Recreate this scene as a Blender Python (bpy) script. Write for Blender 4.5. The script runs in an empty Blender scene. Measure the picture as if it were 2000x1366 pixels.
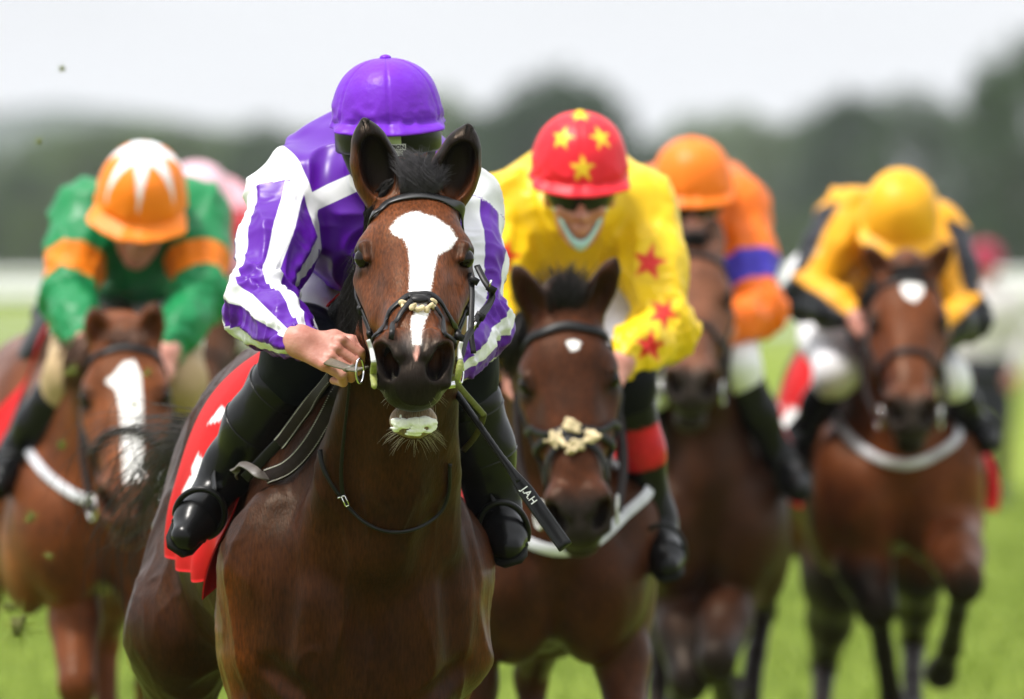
import bpy, math, random
import numpy as np
from mathutils import Vector, Matrix

random.seed(7)
rng = np.random.default_rng(11)
SC = bpy.context.scene
COL = SC.collection
R = math.radians

# ---------------------------------------------------------------- camera, sky, sun, exposure
CAM_H = 1.65
F_PX = 22222.0                       # 400 mm lens on a 36 mm wide frame that is 2000 units wide
cam_d = bpy.data.cameras.new('camera')
cam = bpy.data.objects.new('camera', cam_d)
COL.objects.link(cam)
cam_d.lens = 400.0
cam_d.sensor_width = 36.0
cam_d.clip_start = 0.5
cam_d.clip_end = 6000.0
cam.location = (0, 0, CAM_H)
cam.rotation_euler = (R(90) - math.atan((683 - 500) / F_PX), 0, 0)
cam_d.dof.use_dof = True
cam_d.dof.focus_distance = 22.45
cam_d.dof.aperture_fstop = 4.9
SC.camera = cam

SUN_EL, SUN_AZ = R(66), R(-115)      # azimuth measured from +Y towards +X: behind the camera, to its left
world = bpy.data.worlds.new('World')
SC.world = world
world.use_nodes = True
wn, wl = world.node_tree.nodes, world.node_tree.links
wn.clear()
w_out = wn.new('ShaderNodeOutputWorld')
w_bg = wn.new('ShaderNodeBackground')
w_sky = wn.new('ShaderNodeTexSky')
w_sky.sky_type = 'NISHITA'
w_sky.sun_disc = False
w_sky.sun_elevation = SUN_EL
w_sky.sun_rotation = SUN_AZ
w_sky.air_density = 1.0
w_sky.dust_density = 3.0
w_sky.ozone_density = 1.0
w_co = wn.new('ShaderNodeTexCoord')
w_map = wn.new('ShaderNodeMapping')
w_map.inputs['Scale'].default_value = (1.0, 1.0, 2.2)
w_n = wn.new('ShaderNodeTexNoise')
w_n.inputs['Scale'].default_value = 2.3
w_n.inputs['Detail'].default_value = 6.0
w_n.inputs['Roughness'].default_value = 0.55
w_r = wn.new('ShaderNodeValToRGB')
w_r.color_ramp.elements[0].position = 0.28
w_r.color_ramp.elements[0].color = (0.60, 0.60, 0.60, 1)
w_r.color_ramp.elements[1].position = 0.62
w_r.color_ramp.elements[1].color = (1, 1, 1, 1)
w_mix = wn.new('ShaderNodeMix')
w_mix.data_type = 'RGBA'
w_mix.inputs['B'].default_value = (9.6, 9.9, 10.3, 1)     # cloud
# overcast: brighter overhead than at the horizon
w_sep = wn.new('ShaderNodeSeparateXYZ')
w_el = wn.new('ShaderNodeMapRange')
w_el.inputs['From Min'].default_value = 0.0
w_el.inputs['From Max'].default_value = 1.0
w_el.inputs['To Min'].default_value = 1.0
w_el.inputs['To Max'].default_value = 1.9
w_vm = wn.new('ShaderNodeVectorMath')
w_vm.operation = 'SCALE'
w_vm.inputs[0].default_value = (9.7, 9.9, 10.2)
wl.new(w_co.outputs['Generated'], w_sep.inputs['Vector'])
wl.new(w_sep.outputs['Z'], w_el.inputs['Value'])
wl.new(w_el.outputs['Result'], w_vm.inputs['Scale'])
wl.new(w_vm.outputs['Vector'], w_mix.inputs['B'])
wl.new(w_co.outputs['Generated'], w_map.inputs['Vector'])
wl.new(w_map.outputs['Vector'], w_n.inputs['Vector'])
wl.new(w_n.outputs['Fac'], w_r.inputs['Fac'])
wl.new(w_r.outputs['Color'], w_mix.inputs['Factor'])
wl.new(w_sky.outputs['Color'], w_mix.inputs['A'])
wl.new(w_mix.outputs['Result'], w_bg.inputs['Color'])
w_bg.inputs['Strength'].default_value = 0.10
wl.new(w_bg.outputs['Background'], w_out.inputs['Surface'])

sun_d = bpy.data.lights.new('sun', 'SUN')
sun = bpy.data.objects.new('sun', sun_d)
COL.objects.link(sun)
sun_d.energy = 4.5
sun_d.angle = R(10)
sun_d.color = (1.0, 0.96, 0.9)
sdir = Vector((math.sin(SUN_AZ) * math.cos(SUN_EL), math.cos(SUN_AZ) * math.cos(SUN_EL), math.sin(SUN_EL)))
sun.rotation_euler = (-sdir).to_track_quat('-Z', 'Y').to_euler()

SC.view_settings.view_transform = 'Standard'
SC.view_settings.look = 'None'
SC.view_settings.gamma = 1.0
SC.view_settings.use_curve_mapping = False
SC.view_settings.exposure = 0.12
SC.cycles.max_bounces = 6
SC.cycles.transparent_max_bounces = 8


def at(px, py, Y):
    """A point of the place, from its bearing in the survey frame and its distance."""
    return np.array([(px - 1000) / F_PX * Y, Y, CAM_H - (py - 500) / F_PX * Y])


# ---------------------------------------------------------------- scene bookkeeping
def thing(name, label, cat, loc=(0, 0, 0), rotz=0.0, group=None):
    o = bpy.data.objects.new(name, None)
    COL.objects.link(o)
    o.location = loc
    o.rotation_euler = (0, 0, rotz)
    o.empty_display_size = 0.1
    tag(o, label, cat, group)
    return o


def tag(o, label, cat, group=None):
    o['label'] = label
    o['category'] = cat
    if group:
        o['group'] = group
    return o


def obj(name, V, Fc, mat, parent=None, smooth=True, attrs=None, mats=None, label=None):
    """One mesh object from vertices and faces (quads/tris array or list of lists)."""
    me = bpy.data.meshes.new(name)
    V = np.asarray(V, dtype=np.float32)
    if isinstance(Fc, np.ndarray):
        nf, k = Fc.shape
        me.vertices.add(len(V))
        me.vertices.foreach_set('co', V.ravel())
        me.loops.add(nf * k)
        me.loops.foreach_set('vertex_index', Fc.astype(np.int32).ravel())
        me.polygons.add(nf)
        me.polygons.foreach_set('loop_start', np.arange(0, nf * k, k, dtype=np.int32))
        me.update(calc_edges=True)
    else:
        me.from_pydata([tuple(map(float, v)) for v in V], [], [tuple(map(int, f)) for f in Fc])
        me.update()
    if smooth:
        me.polygons.foreach_set('use_smooth', np.ones(len(me.polygons), dtype=bool))
    for n, a in (attrs or {}).items():
        a = np.asarray(a, dtype=np.float32)
        if a.ndim == 1:
            at_ = me.attributes.new(n, 'FLOAT', 'POINT')
            at_.data.foreach_set('value', a)
        else:
            at_ = me.attributes.new(n, 'FLOAT_COLOR', 'POINT')
            c = np.ones((len(a), 4), np.float32)
            c[:, :3] = a[:, :3]
            at_.data.foreach_set('color', c.ravel())
    for m in (mats if mats is not None else [mat]):
        me.materials.append(m)
    o = bpy.data.objects.new(name, me)
    COL.objects.link(o)
    if parent is not None:
        o.parent = parent
    if label:
        o['label'] = label
    return o


# ---------------------------------------------------------------- numpy noise and small maths
def _hash(i, j, k, seed):
    h = (i * 73856093) ^ (j * 19349663) ^ (k * 83492791) ^ (seed * 2654435761)
    h = (h ^ (h >> 13)) * 1274126177
    h = h ^ (h >> 16)
    return (h & 0xFFFF) / 32767.5 - 1.0


def vnoise(P, freq=1.0, seed=0):
    P = np.asarray(P, np.float64) * freq
    i = np.floor(P).astype(np.int64)
    f = P - i
    u = f * f * (3 - 2 * f)
    out = 0
    for a in (0, 1):
        for b in (0, 1):
            for c in (0, 1):
                w = (u[:, 0] if a else 1 - u[:, 0]) * (u[:, 1] if b else 1 - u[:, 1]) * (u[:, 2] if c else 1 - u[:, 2])
                out = out + w * _hash(i[:, 0] + a, i[:, 1] + b, i[:, 2] + c, seed)
    return out


def fbm(P, freq, seed=0, octs=3):
    o, a = 0, 1.0
    for q in range(octs):
        o = o + a * vnoise(P, freq * 2 ** q, seed + q * 17)
        a *= 0.5
    return o


def sstep(a, b, x):
    t = np.clip((x - a) / (b - a), 0, 1)
    return t * t * (3 - 2 * t)


def lerp3(c0, c1, t):
    return c0 * (1 - t)[:, None] + np.asarray(c1)[None, :] * t[:, None]


def unit(v):
    v = np.asarray(v, float)
    return v / (np.linalg.norm(v, axis=-1, keepdims=True) + 1e-12)


def rotz(a):
    c, s = math.cos(a), math.sin(a)
    return np.array([[c, -s, 0], [s, c, 0], [0, 0, 1.0]])


def rotx(a):
    c, s = math.cos(a), math.sin(a)
    return np.array([[1.0, 0, 0], [0, c, -s], [0, s, c]])


def roty(a):
    c, s = math.cos(a), math.sin(a)
    return np.array([[c, 0, s], [0, 1.0, 0], [-s, 0, c]])


def frame_to(d, hint=(0, 0, 1)):
    """Rotation whose third column points along d."""
    z = unit(d)
    x = np.cross(hint, z)
    if np.linalg.norm(x) < 1e-6:
        x = np.cross((0, 1, 0), z)
    x = unit(x)
    return np.stack([x, np.cross(z, x), z], axis=1)


def poly_sd(px, py, poly):
    """Signed distance to a polygon, negative inside."""
    poly = np.asarray(poly, float)
    d = np.full(px.shape, 1e9)
    s = np.ones(px.shape)
    n = len(poly)
    for i in range(n):
        a, b = poly[i], poly[i - 1]
        ex, ey = b[0] - a[0], b[1] - a[1]
        wx, wy = px - a[0], py - a[1]
        t = np.clip((wx * ex + wy * ey) / (ex * ex + ey * ey), 0, 1)
        d = np.minimum(d, (wx - ex * t) ** 2 + (wy - ey * t) ** 2)
        c1 = py >= a[1]
        c2 = py < b[1]
        c3 = ex * wy > ey * wx
        s = np.where((c1 & c2 & c3) | (~c1 & ~c2 & ~c3), -s, s)
    return s * np.sqrt(d)


def catmull(P, n):
    """Smooth path of n points through P."""
    P = np.asarray(P, float)
    if len(P) < 3:
        t = np.linspace(0, 1, n)[:, None]
        return P[0] * (1 - t) + P[-1] * t
    Q = np.vstack([2 * P[0] - P[1], P, 2 * P[-1] - P[-2]])
    u = np.linspace(0, len(P) - 1 - 1e-9, n)
    i = u.astype(int)
    t = (u - i)[:, None]
    a, b, c, d = Q[i], Q[i + 1], Q[i + 2], Q[i + 3]
    return 0.5 * ((2 * b) + (-a + c) * t + (2 * a - 5 * b + 4 * c - d) * t * t + (-a + 3 * b - 3 * c + d) * t ** 3)


# ---------------------------------------------------------------- sculpting by blended distance fields
EYE3 = np.eye(3)


class SDF:
    BIG = 0.25

    def __init__(self):
        self.ops = []
        self.T = (np.eye(3), np.zeros(3), True)

    def frame(self, Rm=None, t=None):
        self.T = (np.eye(3) if Rm is None else np.asarray(Rm, float), np.zeros(3) if t is None else np.asarray(t, float), Rm is None and t is None)
        return self

    def ell(self, c, r, k=0.03, rot=None, m=False, sub=False):
        c, r = np.asarray(c, float), np.asarray(r, float)
        rot = EYE3 if rot is None else rot
        self.ops.append(('e', self.T, c, r, rot, k, sub))
        if m:
            M = np.diag([-1.0, 1, 1])
            self.ops.append(('e', self.T, c * [-1, 1, 1], r, rot if rot is EYE3 else M @ rot @ M, k, sub))
        return self

    def cone(self, a, ra, b, rb, k=0.03, sx=1.0, m=False, sub=False):
        a, b = np.asarray(a, float), np.asarray(b, float)
        self.ops.append(('c', self.T, a, ra, b, rb, sx, k, sub))
        if m:
            f = np.array([-1.0, 1, 1])
            self.ops.append(('c', self.T, a * f, ra, b * f, rb, sx, k, sub))
        return self

    def chain(self, pts, k=0.02, sx=1.0, m=False, sub=False):
        for (a, ra), (b, rb) in zip(pts[:-1], pts[1:]):
            self.cone(a, ra, b, rb, k, sx, m, sub)
        return self

    @staticmethod
    def _k(op):
        return op[-2]

    @staticmethod
    def _dist(op, x, y, z):
        Rm, t = op[1][:2]
        if not op[1][2]:
            x, y, z = x - t[0], y - t[1], z - t[2]
            x, y, z = (Rm[0, 0] * x + Rm[1, 0] * y + Rm[2, 0] * z, Rm[0, 1] * x + Rm[1, 1] * y + Rm[2, 1] * z,
                       Rm[0, 2] * x + Rm[1, 2] * y + Rm[2, 2] * z)
        if op[0] == 'e':
            c, r, rot = op[2], op[3], op[4]
            x, y, z = x - c[0], y - c[1], z - c[2]
            if rot is not EYE3:
                x, y, z = (rot[0, 0] * x + rot[1, 0] * y + rot[2, 0] * z, rot[0, 1] * x + rot[1, 1] * y + rot[2, 1] * z,
                           rot[0, 2] * x + rot[1, 2] * y + rot[2, 2] * z)
            q = (x / r[0]) ** 2 + (y / r[1]) ** 2 + (z / r[2]) ** 2
            g = (x / r[0] ** 2) ** 2 + (y / r[1] ** 2) ** 2 + (z / r[2] ** 2) ** 2
            k0 = np.sqrt(q)
            return k0 * (k0 - 1) / (np.sqrt(g) + 1e-6)
        a, ra, b, rb, sx = op[2:7]
        x, y, z = (x - a[0]) / sx, y - a[1], z - a[2]
        e = (b - a) * np.array([1 / sx, 1, 1])
        L = e @ e + 1e-12
        tt = np.clip((x * e[0] + y * e[1] + z * e[2]) / L, 0, 1)
        d = np.sqrt((x - e[0] * tt) ** 2 + (y - e[1] * tt) ** 2 + (z - e[2] * tt) ** 2) - (ra + (rb - ra) * tt)
        return d * min(1.0, sx)

    @staticmethod
    def _box(op):
        Rm, t = op[1][:2]
        if op[0] == 'e':
            p = Rm @ op[2] + t
            A = np.abs(Rm @ op[4]) @ op[3]
            return p - A, p + A
        a, b = Rm @ op[2] + t, Rm @ op[4] + t
        r = max(op[3], op[5]) * max(1.0, op[6])
        return np.minimum(a, b) - r, np.maximum(a, b) + r

    @staticmethod
    def _blend(F, d, k, sub):
        if sub:
            h = np.maximum(k - np.abs(F + d), 0) / k
            return np.maximum(F, -d) + h * h * k * 0.25
        h = np.maximum(k - np.abs(F - d), 0) / k
        return np.minimum(F, d) - h * h * k * 0.25

    def eval(self, P, pad=0.22):
        P = np.asarray(P, float)
        F = np.full(len(P), self.BIG * 4)
        plo, phi = P.min(0), P.max(0)
        for op in self.ops:
            l, u = self._box(op)
            l, u = l - pad, u + pad
            if (l > phi).any() or (u < plo).any():
                continue
            if len(P) < 200:
                F = self._blend(F, self._dist(op, P[:, 0], P[:, 1], P[:, 2]), op[-2], op[-1])
                continue
            m = np.nonzero(((P >= l) & (P <= u)).all(1))[0]
            if len(m):
                F[m] = self._blend(F[m], self._dist(op, P[m, 0], P[m, 1], P[m, 2]), op[-2], op[-1])
        return F

    def grad(self, P, h=0.003):
        P = np.asarray(P, float)
        n = len(P)
        q = np.vstack([P + h * e for e in EYE3] + [P - h * e for e in EYE3])
        v = self.eval(q, 0.08)
        return unit(np.stack([v[i * n:(i + 1) * n] - v[(i + 3) * n:(i + 4) * n] for i in range(3)], 1))

    def project(self, P, off=0.0, it=4):
        P = np.array(P, float)
        for _ in range(it):
            P = P - (self.eval(P) - off)[:, None] * self.grad(P)
        return P

    def cast(self, P, d, off=0.0, it=60):
        """March points along d until they meet the surface."""
        P = np.array(P, float)
        d = unit(d)
        for _ in range(it):
            P = P + np.clip(self.eval(P) - off, -0.05, 0.2)[:, None] * 0.8 * d
        return P

    def bounds(self):
        lo = np.min([self._box(o)[0] for o in self.ops if not o[-1]], 0)
        hi = np.max([self._box(o)[1] for o in self.ops if not o[-1]], 0)
        return lo, hi

    def mesh(self, h, fine=None, hf=None, smooth=1):
        """Surface as quads; `fine` = (lo, hi) box inside which the grid step is hf."""
        lo, hi = self.bounds()
        ax = []
        for q in range(3):
            a, b = lo[q] - 0.03, hi[q] + 0.03
            if fine is None:
                g = np.arange(a, b + h, h)
            else:
                f0, f1 = max(fine[0][q], a), min(fine[1][q], b)
                g = np.concatenate([np.arange(a, f0, h), np.arange(f0, f1, hf), np.arange(f1, b + h, h)])
                g = np.unique(np.round(g, 6))
                g = g[np.concatenate([[True], np.diff(g) > 0.3 * (hf or h)])]
            ax.append(g.astype(np.float32))
        xs, ys, zs = ax
        F = np.full((len(xs), len(ys), len(zs)), self.BIG, np.float32)
        for op in self.ops:
            l, u = self._box(op)
            pad = 2.2 * op[-2] + 2.5 * h
            sl = []
            for g, a, b in zip(ax, l - pad, u + pad):
                sl.append(slice(max(np.searchsorted(g, a) - 1, 0), min(np.searchsorted(g, b) + 1, len(g))))
            if any(s.stop <= s.start for s in sl):
                continue
            sl = tuple(sl)
            d = self._dist(op, xs[sl[0]][:, None, None], ys[sl[1]][None, :, None], zs[sl[2]][None, None, :]).astype(np.float32)
            F[sl] = self._blend(F[sl], d, np.float32(op[-2]), op[-1])
        V, Q = surface_nets(F, xs, ys, zs)
        for _ in range(smooth):
            V = relax(V, Q)
        return V, Q


def surface_nets(F, xs, ys, zs):
    S = F < 0
    c = np.zeros(tuple(n - 1 for n in F.shape), np.int8)
    for a in (0, 1):
        for b in (0, 1):
            for d in (0, 1):
                c += S[a:F.shape[0] - 1 + a, b:F.shape[1] - 1 + b, d:F.shape[2] - 1 + d]
    act = (c > 0) & (c < 8)
    ii = np.argwhere(act)
    idx = np.full(act.shape, -1, np.int32)
    idx[act] = np.arange(len(ii), dtype=np.int32)
    i, j, k = ii.T
    cor = [(a, b, d) for a in (0, 1) for b in (0, 1) for d in (0, 1)]
    val = {q: F[i + q[0], j + q[1], k + q[2]].astype(np.float64) for q in cor}
    acc = np.zeros((len(ii), 3))
    cnt = np.zeros(len(ii))
    for q in cor:
        for axn in range(3):
            if q[axn]:
                continue
            p = tuple(1 if n == axn else q[n] for n in range(3))
            v0, v1 = val[q], val[p]
            msk = (v0 < 0) != (v1 < 0)
            t = np.where(msk, v0 / np.where(msk, v0 - v1, 1), 0)
            for n in range(3):
                acc[:, n] += msk * (t if n == axn else q[n])
            cnt += msk
    acc /= cnt[:, None]
    V = np.stack([xs[i] + acc[:, 0] * (xs[i + 1] - xs[i]), ys[j] + acc[:, 1] * (ys[j + 1] - ys[j]),
                  zs[k] + acc[:, 2] * (zs[k + 1] - zs[k])], 1)
    quads = []
    for axn in range(3):
        s0 = [slice(None)] * 3
        s1 = [slice(None)] * 3
        s0[axn], s1[axn] = slice(0, -1), slice(1, None)
        A, B = S[tuple(s0)], S[tuple(s1)]
        e = np.argwhere(A != B)
        o1, o2 = (axn + 1) % 3, (axn + 2) % 3
        ok = (e[:, o1] > 0) & (e[:, o2] > 0) & (e[:, o1] < F.shape[o1] - 1) & (e[:, o2] < F.shape[o2] - 1)
        e = e[ok]
        fl = A[tuple(e.T)]
        cells = []
        for (u, v) in ((-1, -1), (0, -1), (0, 0), (-1, 0)):
            q = e.copy()
            q[:, o1] += u
            q[:, o2] += v
            cells.append(idx[tuple(q.T)])
        q = np.stack(cells, 1)
        q[~fl] = q[~fl][:, ::-1]
        quads.append(q)
    return V, np.concatenate(quads)


def relax(V, Q, w=0.5):
    n = len(V)
    a = Q.ravel()
    b = np.roll(Q, 1, 1).ravel()
    s = np.zeros((n, 3))
    for q in range(3):
        s[:, q] = np.bincount(a, V[b, q], n) + np.bincount(b, V[a, q], n)
    cnt = np.bincount(a, minlength=n) + np.bincount(b, minlength=n)
    return V * (1 - w) + w * s / np.maximum(cnt, 1)[:, None]


def vnormals(V, Q):
    d1, d2 = V[Q[:, 2]] - V[Q[:, 0]], V[Q[:, 3]] - V[Q[:, 1]]
    fn = np.cross(d1, d2)
    N = np.zeros_like(V)
    for q in range(3):
        for c in range(4):
            N[:, q] += np.bincount(Q[:, c], fn[:, q], len(V))
    return unit(N)


# ---------------------------------------------------------------- swept pieces
def tube_arr(P, rad, n=8, sq=None):
    """Tube round a path P (m,3) with radii rad; closed ends."""
    P = np.asarray(P, float)
    m = len(P)
    rad = np.broadcast_to(np.asarray(rad, float), (m,))
    T = unit(np.gradient(P, axis=0))
    N = np.zeros_like(P)
    h = np.array([0, 0, 1.0]) if abs(T[0, 2]) < 0.9 else np.array([1.0, 0, 0])
    N[0] = unit(np.cross(T[0], h))
    for i in range(1, m):
        v = N[i - 1] - T[i] * (N[i - 1] @ T[i])
        N[i] = unit(v)
    B = np.cross(T, N)
    th = np.linspace(0, 2 * math.pi, n, endpoint=False)
    V = P[:, None, :] + rad[:, None, None] * (np.cos(th)[None, :, None] * N[:, None, :] + np.sin(th)[None, :, None] * B[:, None, :])
    V = V.reshape(-1, 3)
    Fc = []
    for i in range(m - 1):
        for j in range(n):
            Fc.append((i * n + j, i * n + (j + 1) % n, (i + 1) * n + (j + 1) % n, (i + 1) * n + j))
    Fc.append(tuple(range(n))[::-1])
    Fc.append(tuple((m - 1) * n + j for j in range(n)))
    return V, Fc


def strap_arr(P, N, w, t, closed=False):
    """Flat strap along P with outward normals N; w wide, t thick, with softened edges."""
    P, N = np.asarray(P, float), np.asarray(N, float)
    m = len(P)
    w = np.broadcast_to(np.asarray(w, float), (m,))
    T = unit(np.gradient(P, axis=0))
    N = unit(N - T * np.sum(N * T, 1, keepdims=True))
    B = np.cross(T, N)
    prof = [(-.5, -.25), (-.5, .25), (-.42, .5), (0, .56), (.42, .5), (.5, .25), (.5, -.25), (.42, -.5), (-.42, -.5)]
    n = len(prof)
    V = np.zeros((m, n, 3))
    for q, (a, b) in enumerate(prof):
        V[:, q] = P + B * (w * a)[:, None] + N * (t * b)
    Fc = []
    for i in range(m if closed else m - 1):
        i2 = (i + 1) % m
        for j in range(n):
            Fc.append((i * n + j, i * n + (j + 1) % n, i2 * n + (j + 1) % n, i2 * n + j))
    if not closed:
        Fc.append(tuple(range(n))[::-1])
        Fc.append(tuple((m - 1) * n + j for j in range(n)))
    return V.reshape(-1, 3), Fc


def join(parts):
    V, Fc, o = [], [], 0
    for v, f in parts:
        V.append(np.asarray(v))
        Fc += [tuple(int(i) + o for i in q) for q in f]
        o += len(v)
    return np.vstack(V), Fc


def hairs_arr(S, r0, r1=0.0002, n=3):
    """Strands S (count, points, 3) as slim tubes; returns V, quads."""
    S = np.asarray(S, float)
    c, m, _ = S.shape
    T = unit(np.gradient(S, axis=1))
    h = np.tile(np.array([0.31, 0.52, 0.79]), (c, m, 1))
    N = unit(np.cross(T, h))
    B = np.cross(T, N)
    r = np.broadcast_to(np.asarray(r0, float), (c,))[:, None] * (1 - np.linspace(0, 1, m) ** 2)[None, :] + r1
    th = np.linspace(0, 2 * math.pi, n, endpoint=False)
    V = S[:, :, None, :] + r[:, :, None, None] * (np.cos(th)[None, None, :, None] * N[:, :, None, :] + np.sin(th)[None, None, :, None] * B[:, :, None, :])
    base = (np.arange(c)[:, None, None] * m + np.arange(m - 1)[None, :, None]) * n
    j = np.arange(n)[None, None, :]
    q = np.stack([base + j, base + (j + 1) % n, base + n + (j + 1) % n, base + n + j], -1).reshape(-1, 4)
    return V.reshape(-1, 3), q


# ---------------------------------------------------------------- materials
def mat_base(name):
    m = bpy.data.materials.new(name)
    m.use_nodes = True
    nt = m.node_tree
    b = nt.nodes['Principled BSDF']
    return m, nt, b


def node(nt, t, **kw):
    n = nt.nodes.new(t)
    for k, v in kw.items():
        if k in n.inputs:
            n.inputs[k].default_value = v
        else:
            setattr(n, k, v)
    return n


def add_bump(nt, b, height, strength=0.3, dist=0.002):
    bp = node(nt, 'ShaderNodeBump')
    bp.inputs['Strength'].default_value = strength
    bp.inputs['Distance'].default_value = dist
    nt.links.new(height, bp.inputs['Height'])
    nt.links.new(bp.outputs['Normal'], b.inputs['Normal'])
    return bp


def noise_node(nt, scale, detail=3.0, vec=None, stretch=None, rough=0.5):
    n = node(nt, 'ShaderNodeTexNoise')
    n.inputs['Scale'].default_value = scale
    n.inputs['Detail'].default_value = detail
    n.inputs['Roughness'].default_value = rough
    if vec is None:
        tc = node(nt, 'ShaderNodeTexCoord')
        vec = tc.outputs['Object']
    if stretch is not None:
        mp = node(nt, 'ShaderNodeMapping')
        mp.inputs['Scale'].default_value = stretch
        nt.links.new(vec, mp.inputs['Vector'])
        vec = mp.outputs['Vector']
    nt.links.new(vec, n.inputs['Vector'])
    return n


def ramp(nt, fac, stops):
    r = node(nt, 'ShaderNodeValToRGB')
    e = r.color_ramp.elements
    while len(e) < len(stops):
        e.new(0.5)
    for q, (p, c) in zip(e, stops):
        q.position = p
        q.color = tuple(c) + ((1,) if len(c) == 3 else ())
    nt.links.new(fac, r.inputs['Fac'])
    return r.outputs['Color']


def mixc(nt, fac, a, b, mode='MIX'):
    m = node(nt, 'ShaderNodeMix', data_type='RGBA', blend_type=mode)
    for s, v in (('Factor', fac), ('A', a), ('B', b)):
        if isinstance(v, (int, float)):
            m.inputs[s].default_value = v
        elif isinstance(v, (tuple, list)):
            m.inputs[s].default_value = tuple(v) + ((1,) if len(v) == 3 else ())
        else:
            nt.links.new(v, m.inputs[s])
    return m.outputs['Result']


def simple(name, col, rough=0.5, spec=0.5, var=0.25, nscale=30.0, bump=0.25, bscale=120.0, bdist=0.002, metal=0.0, sheen=0.0, coat=0.0, stretch=None):
    """Plain surface with mottled colour and fine relief."""
    m, nt, b = mat_base(name)
    n = noise_node(nt, nscale, 4.0)
    c0 = tuple(v * (1 - var) for v in col)
    c1 = tuple(min(1, v * (1 + var)) for v in col)
    nt.links.new(ramp(nt, n.outputs['Fac'], [(0.3, c0), (0.7, c1)]), b.inputs['Base Color'])
    b.inputs['Roughness'].default_value = rough
    b.inputs['Specular IOR Level'].default_value = spec
    b.inputs['Metallic'].default_value = metal
    b.inputs['Sheen Weight'].default_value = sheen
    b.inputs['Coat Weight'].default_value = coat
    if bump:
        n2 = noise_node(nt, bscale, 3.0, stretch=stretch)
        add_bump(nt, b, n2.outputs['Fac'], bump, bdist)
    return m


def attr_mat(name, attr='col', rough=0.5, spec=0.5, bump=0.3, bscale=150.0, bdist=0.002, sheen=0.0, var=0.12, stretch=None, coat=0.0, ridged=False):
    """Colour carried by the mesh (coat markings, sewn cloth panels) with mottling and relief."""
    m, nt, b = mat_base(name)
    a = node(nt, 'ShaderNodeAttribute', attribute_name=attr)
    n = noise_node(nt, 22.0, 4.0)
    g = ramp(nt, n.outputs['Fac'], [(0.3, (1 - var,) * 3), (0.7, (1 + var,) * 3)])
    nt.links.new(mixc(nt, 1.0, a.outputs['Color'], g, 'MULTIPLY'), b.inputs['Base Color'])
    b.inputs['Roughness'].default_value = rough
    b.inputs['Specular IOR Level'].default_value = spec
    b.inputs['Coat Weight'].default_value = coat
    n2 = noise_node(nt, bscale, 3.0, stretch=stretch)
    if ridged:
        n2.noise_type = 'RIDGED_MULTIFRACTAL'
    add_bump(nt, b, n2.outputs['Fac'], bump, bdist)
    return m


# ================================================================= horses
def coat_material(name, rough=0.40):
    """Short summer coat: colour and white markings carried by the mesh, hair grain and gloss here."""
    m, nt, b = mat_base(name)
    a = node(nt, 'ShaderNodeAttribute', attribute_name='col')
    bl = node(nt, 'ShaderNodeAttribute', attribute_name='blaze')
    n1 = noise_node(nt, 9.0, 5.0)
    g1 = ramp(nt, n1.outputs['Fac'], [(0.3, (0.62, 0.60, 0.58)), (0.7, (1.42, 1.36, 1.25))])
    n2 = noise_node(nt, 260.0, 3.0, stretch=(1, 0.35, 0.18))
    g2 = ramp(nt, n2.outputs['Fac'], [(0.3, (0.58, 0.58, 0.58)), (0.7, (1.50, 1.46, 1.40))])
    c = mixc(nt, 1.0, a.outputs['Color'], g1, 'MULTIPLY')
    c = mixc(nt, 1.0, c, g2, 'MULTIPLY')
    n3 = noise_node(nt, 320.0, 3.0, stretch=(1, 1, 0.22), rough=0.7)
    ad = node(nt, 'ShaderNodeMath', operation='MULTIPLY_ADD')
    nt.links.new(n3.outputs['Fac'], ad.inputs[0])
    ad.inputs[1].default_value = 0.016
    nt.links.new(bl.outputs['Fac'], ad.inputs[2])
    mr = node(nt, 'ShaderNodeMapRange')
    nt.links.new(ad.outputs['Value'], mr.inputs['Value'])
    mr.inputs['From Min'].default_value = 0.0105
    mr.inputs['From Max'].default_value = 0.0055
    c = mixc(nt, mr.outputs['Result'], c, (0.80, 0.78, 0.76))
    nt.links.new(c, b.inputs['Base Color'])
    nr = noise_node(nt, 6.0, 5.0, stretch=(1, 1, 0.5))
    nt.links.new(ramp(nt, nr.outputs['Fac'], [(0.3, (rough - 0.12,) * 3), (0.7, (rough + 0.14,) * 3)]), b.inputs['Roughness'])
    b.inputs['Specular IOR Level'].default_value = 0.15
    b.inputs['Specular Tint'].default_value = (0.85, 0.62, 0.45, 1)
    b.inputs['Sheen Weight'].default_value = 0.0
    b.inputs['Sheen Roughness'].default_value = 0.4
    b.inputs['Sheen Tint'].default_value = (0.9, 0.8, 0.7, 1)
    n4 = noise_node(nt, 420.0, 2.0, stretch=(1, 0.4, 0.15))
    bp = add_bump(nt, b, n4.outputs['Fac'], 0.40, 0.0018)
    n5 = noise_node(nt, 16.0, 4.0, stretch=(1, 1, 0.45), rough=0.6)
    b2 = node(nt, 'ShaderNodeBump')
    b2.inputs['Strength'].default_value = 0.35
    b2.inputs['Distance'].default_value = 0.010
    nt.links.new(n5.outputs['Fac'], b2.inputs['Height'])
    nt.links.new(b2.outputs['Normal'], bp.inputs['Normal'])
    n6 = noise_node(nt, 4.2, 2.0, stretch=(1, 1, 0.55), rough=0.4)
    n6.noise_type = 'RIDGED_MULTIFRACTAL'
    b3 = node(nt, 'ShaderNodeBump')
    b3.inputs['Strength'].default_value = 0.30
    b3.inputs['Distance'].default_value = 0.012
    nt.links.new(n6.outputs['Fac'], b3.inputs['Height'])
    nt.links.new(b3.outputs['Normal'], b2.inputs['Normal'])
    return m


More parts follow.
